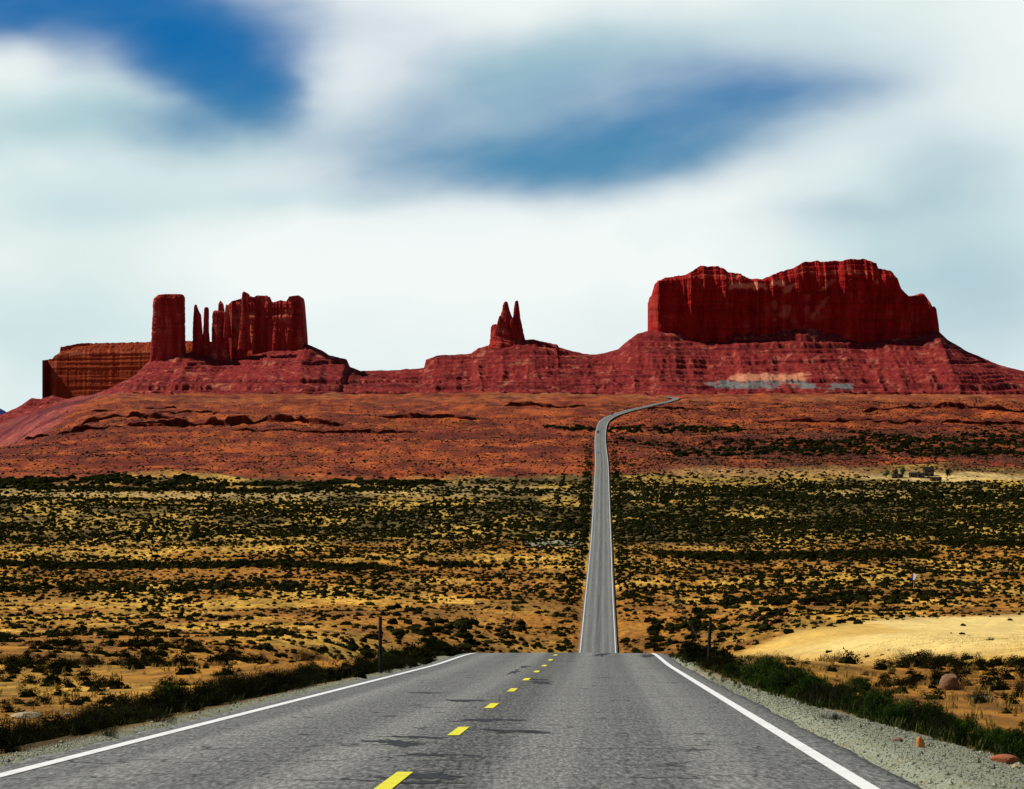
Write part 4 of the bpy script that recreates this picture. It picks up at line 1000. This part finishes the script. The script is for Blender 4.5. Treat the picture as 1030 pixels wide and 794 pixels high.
# ------------------------------------------------------------------ vehicles
def paint(name, col): 
    m, n = newmat(name); p = principled(n, col, .35, spec=.5); p.inputs['Coat Weight'].default_value = .5
    nz = n.noise(n.n('ShaderNodeTexCoord').outputs['Object'], 3.0, 4., .6); n.link(n.mix(n.m('MULTIPLY', nz, .25), (*col, 1), (0.2, .13, .08, 1)), p.inputs['Base Color'])
    return m
M_glass = plain('dark_window_glass', (0.02, 0.025, 0.03), .1, .1, 3., 0.0, .6)
M_tyre = plain('black_tyre_rubber', (0.015, .015, .015), .9)
M_rim = plain('alloy_rim', (.4, .4, .4), .35, .1, 5., 0., .5, .8)
M_lamp = plain('clear_headlamp', (.75, .75, .72), .2, .1, 5., 0., .6)
def vehicle(Y, la, col, label, van=False):
    X = float(xc(Y))+la; z = float(zr(Y))+.005-.006*abs(la)
    head = math.atan2(float(xc(Y+5)-xc(Y-5)), 10.)
    t = thing('car', label, 'car', (X, Y, z), -head, 'vehicles on the far road')
    pt = paint('car_paint', col)
    hr = 2.0 if van else 1.47
    side = [(-2.2, .35), (-2.25, .72), (-2.1, .9), (-1.0, 1.0 if not van else 1.1), (-.35, hr-.04), (.2, hr), (1.25 if not van else 2.0, hr-.03), (1.95 if not van else 2.18, 1.02), (2.22, .95), (2.25, .4)]
    bl = ([], []); n = len(side)
    for (y, zz), in zip(side):
        for sx in (-1, 1):
            wv = .88 if zz < 1.05 else .70
            bl[0].append((sx*wv, y, zz))
    for i in range(n-1): bl[1].append((2*i, 2*i+1, 2*i+3, 2*i+2))
    bl[1].append((2*n-2, 2*n-1, 1, 0)); bl[1].append(tuple(2*i for i in range(n))); bl[1].append(tuple(2*i+1 for i in reversed(range(n))))
    pyobj('body', bl, pt, t, .05)
    def strip(name, y0, z0, y1, z1, wl0, wl1, off):
        b = ([], []); b[0].extend([(-wl0, y0-off, z0), (wl0, y0-off, z0), (wl1, y1-off, z1), (-wl1, y1-off, z1), (-wl0, y0-off+.03, z0), (wl0, y0-off+.03, z0), (wl1, y1-off+.03, z1), (-wl1, y1-off+.03, z1)])
        b[1].extend([(0, 1, 2, 3), (7, 6, 5, 4), (0, 4, 5, 1), (1, 5, 6, 2), (2, 6, 7, 3), (3, 7, 4, 0)]); pyobj(name, b, M_glass, t)
    strip('windscreen', -.98, 1.04 if not van else 1.14, -.40, hr-.09, .70, .62, .03)
    strip('rear_window', 1.98 if not van else 2.2, 1.08, 1.3 if not van else 2.05, hr-.1, .68, .62, -.05)
    for sx in (-1, 1):
        b = ([], []); xx = sorted((sx*.80, sx*.86)); box(b, xx[0], xx[1], -.55, 1.2, 1.04, hr-.14); pyobj('side_window', b, M_glass, t)
        b = ([], []); xx = sorted((sx*.5, sx*.8)); box(b, xx[0], xx[1], -2.29, -2.2, .62, .76); pyobj('headlight', b, M_lamp, t)
        for wy in (-1.38, 1.38):
            b = ([], []); tube(b, (sx*.70, wy, .33), (sx*.91, wy, .33), .33, .33, 18); wh = pyobj('wheel', b, M_tyre, t)
            b = ([], []); tube(b, (sx*.91, wy, .33), (sx*.925, wy, .33), .2, .19, 14); pyobj('rim', b, M_rim, wh)
vehicle(2130, -1.75, (.55, .58, .60), 'pale silver car on the far road, nearest of the three, heading here')
vehicle(2480, -1.75, (.03, .04, .06), 'dark blue car on the straight of the far road before the bend', True)
vehicle(2885, -1.8, (.22, .04, .03), 'dark red car on the bend of the far road', True)

# ------------------------------------------------------------------ homestead
M_wall = plain('dark_board_wall', (.030, .018, .014), .9, .4, 2.0)
M_wall2 = plain('dark_red_board_wall', (.07, .016, .012), .9, .4, 2.0)
M_roof = plain('dull_tin_roof', (.022, .017, .013), .95, .4, 2.0, .3, .05)
M_trim = plain('faded_trim', (.25, .2, .15), .8)
def house(px, py, wpx, hpx, Y, mat, label, roof_h=.35, nwin=2, dep=6.0, pitched=True):
    X = PX(px, Y); z = float(ground_z(X, Y)); wd = wpx/F*Y; h = hpx/F*Y
    t = thing('shed' if nwin < 2 else 'house', label, 'building', (X, Y, z), .06)
    wh = h*(1-roof_h) if pitched else h*.9
    b = ([], []); box(b, -wd/2, wd/2, 0, dep, -.8, wh); pyobj('wall', b, mat, t)
    b = ([], []); o = .35
    rz = h-wh
    if pitched:
        p = [(-wd/2-o, -o, wh-.05), (wd/2+o, -o, wh-.05), (wd/2+o, dep/2, wh+rz), (-wd/2-o, dep/2, wh+rz), (wd/2+o, dep+o, wh-.05), (-wd/2-o, dep+o, wh-.05)]
        b[0].extend(p+[(x, y, q-.14) for x, y, q in p])
        b[1].extend([(0, 1, 2, 3), (3, 2, 4, 5), (7, 6, 9, 8), (8, 9, 11, 10), (0, 6, 7, 1), (4, 10, 11, 5), (1, 7, 8, 2), (2, 8, 10, 4), (0, 3, 9, 6), (3, 5, 11, 9)])
        b2 = ([], []); 
        for xx in (-wd/2, wd/2-.1):
            s = len(b2[0]); b2[0].extend([(xx, .02, wh), (xx+.1, .02, wh), (xx+.1, dep-.02, wh), (xx, dep-.02, wh), (xx, dep/2, wh+rz-.16), (xx+.1, dep/2, wh+rz-.16)])
            b2[1].extend([(s, s+4, s+3), (s+1, s+2, s+5), (s, s+1, s+5, s+4), (s+2, s+3, s+4, s+5)])
        pyobj('gable', b2, mat, t)
    else:
        box(b, -wd/2-o, wd/2+o, -o, dep+o, wh, h)
    pyobj('roof', b, M_roof, t)
    b = ([], []); box(b, -.5, .5, -.06, -.003, -.2, min(2.0, wh-.2)); pyobj('door', b, M_trim, t)
    for k in range(nwin):
        xx = (-.32 if k % 2 == 0 else .3)*wd+(k//2)*wd*.14
        b = ([], []); box(b, xx-.55, xx+.55, -.06, -.003, wh*.42, wh*.78); fo = pyobj('window', b, M_trim, t)
        b = ([], []); box(b, xx-.45, xx+.45, -.085, -.062, wh*.46, wh*.74); pyobj('pane', b, M_glass, fo)
YH = 1800
house(903.5, 483, 9.5, 4.5, YH, M_wall, 'low dark shed under the green trees, leftmost of the homestead buildings', .3, 1)
house(923, 483, 14, 5.5, YH+6, M_wall, 'long low dark house in the middle of the homestead', .3, 4)
house(935, 482, 9, 9, YH+16, M_wall, 'tallest dark barn with a peaked roof behind the long house', .4, 2)
house(942, 485, 10, 4.5, YH-12, M_wall2, 'low dark red shed at the right end of the homestead', .3, 1)
def tree(px, Y, hgt, cw, mat, label, seed, name='leafy_tree', lean=0.):
    X = PX(px, Y); z = float(ground_z(X, Y)); t = thing(name, label, 'tree', (X, Y, z))
    bl = ([], []); tube(bl, (0, 0, -.3), (lean*.5, 0, hgt*.35), .28, .2, 10); tube(bl, (lean*.5, 0, hgt*.35), (lean, .1, hgt*.75), .2, .07, 8)
    g = np.random.default_rng(seed)
    for k in range(6):
        a_ = g.uniform(0, 6.28); tube(bl, (lean*.5, 0, hgt*g.uniform(.3, .5)), (lean+math.cos(a_)*cw*.35, math.sin(a_)*cw*.35, hgt*g.uniform(.6, .85)), .1, .03, 6)
    pyobj('trunk', bl, M_stem, t)
    V, Q = leaf_cloud(900, seed, .5, cw*.5, hgt*.7, 10); V[:, 2] += hgt*.28; V[:, 0] += lean
    mesh_obj('crown', V, Q, mat, t, smooth=False)
tree(891.5, YH+2, 4.2, 4.2, M_tree, 'bright green round tree, leftmost at the homestead', 701)
tree(900.5, YH+8, 5.0, 2.6, M_tree, 'slim pale green tree behind the left shed', 702)
tree(908, YH+4, 6.0, 3.4, M_tree, 'tallest bright green tree right behind the left shed', 703)
tree(952.3, YH+4, 5.8, 3.4, M_darktree, 'dark almost black tree right of the homestead buildings', 704, 'juniper_tree', .6)

# white marker in the brush
Ym = 930; Xm = PX(919.5, Ym); zm = float(ground_z(Xm, Ym))
t = thing('marker_board', 'small leaning white board with a blue left edge among dark bushes at right', 'marker', (Xm, Ym, zm), -.8)
M_wb = plain('white_board_paint', (.82, .80, .84), .7, .1); M_bb = plain('blue_board_paint', (.05, .06, .30), .7, .1); M_pk = plain('faded_pink_wood', (.55, .36, .28), .8)
b = ([], []); tube(b, (-.25, 0, -.3), (.2, 0, 3.9), .10, .09, 8); pyobj('post', b, M_pk, t)
b = ([], []); s0 = [(-.28, 2.3), (.5, 2.5), (.62, 3.1), (.95, 3.45), (.85, 4.0), (-.12, 4.1)]
for yy in (-.14, -.10): b[0].extend([(x, yy, zz) for x, zz in s0])
b[1].append(tuple(range(6))[::-1]); b[1].append(tuple(range(6, 12)))
for k in range(6): b[1].append((k, (k+1) % 6, 6+(k+1) % 6, 6+k))
pyobj('panel', b, M_wb, t)
b = ([], []); box(b, -.52, -.26, -.13, -.09, 2.3, 4.0); pyobj('edge_panel', b, M_bb, t)
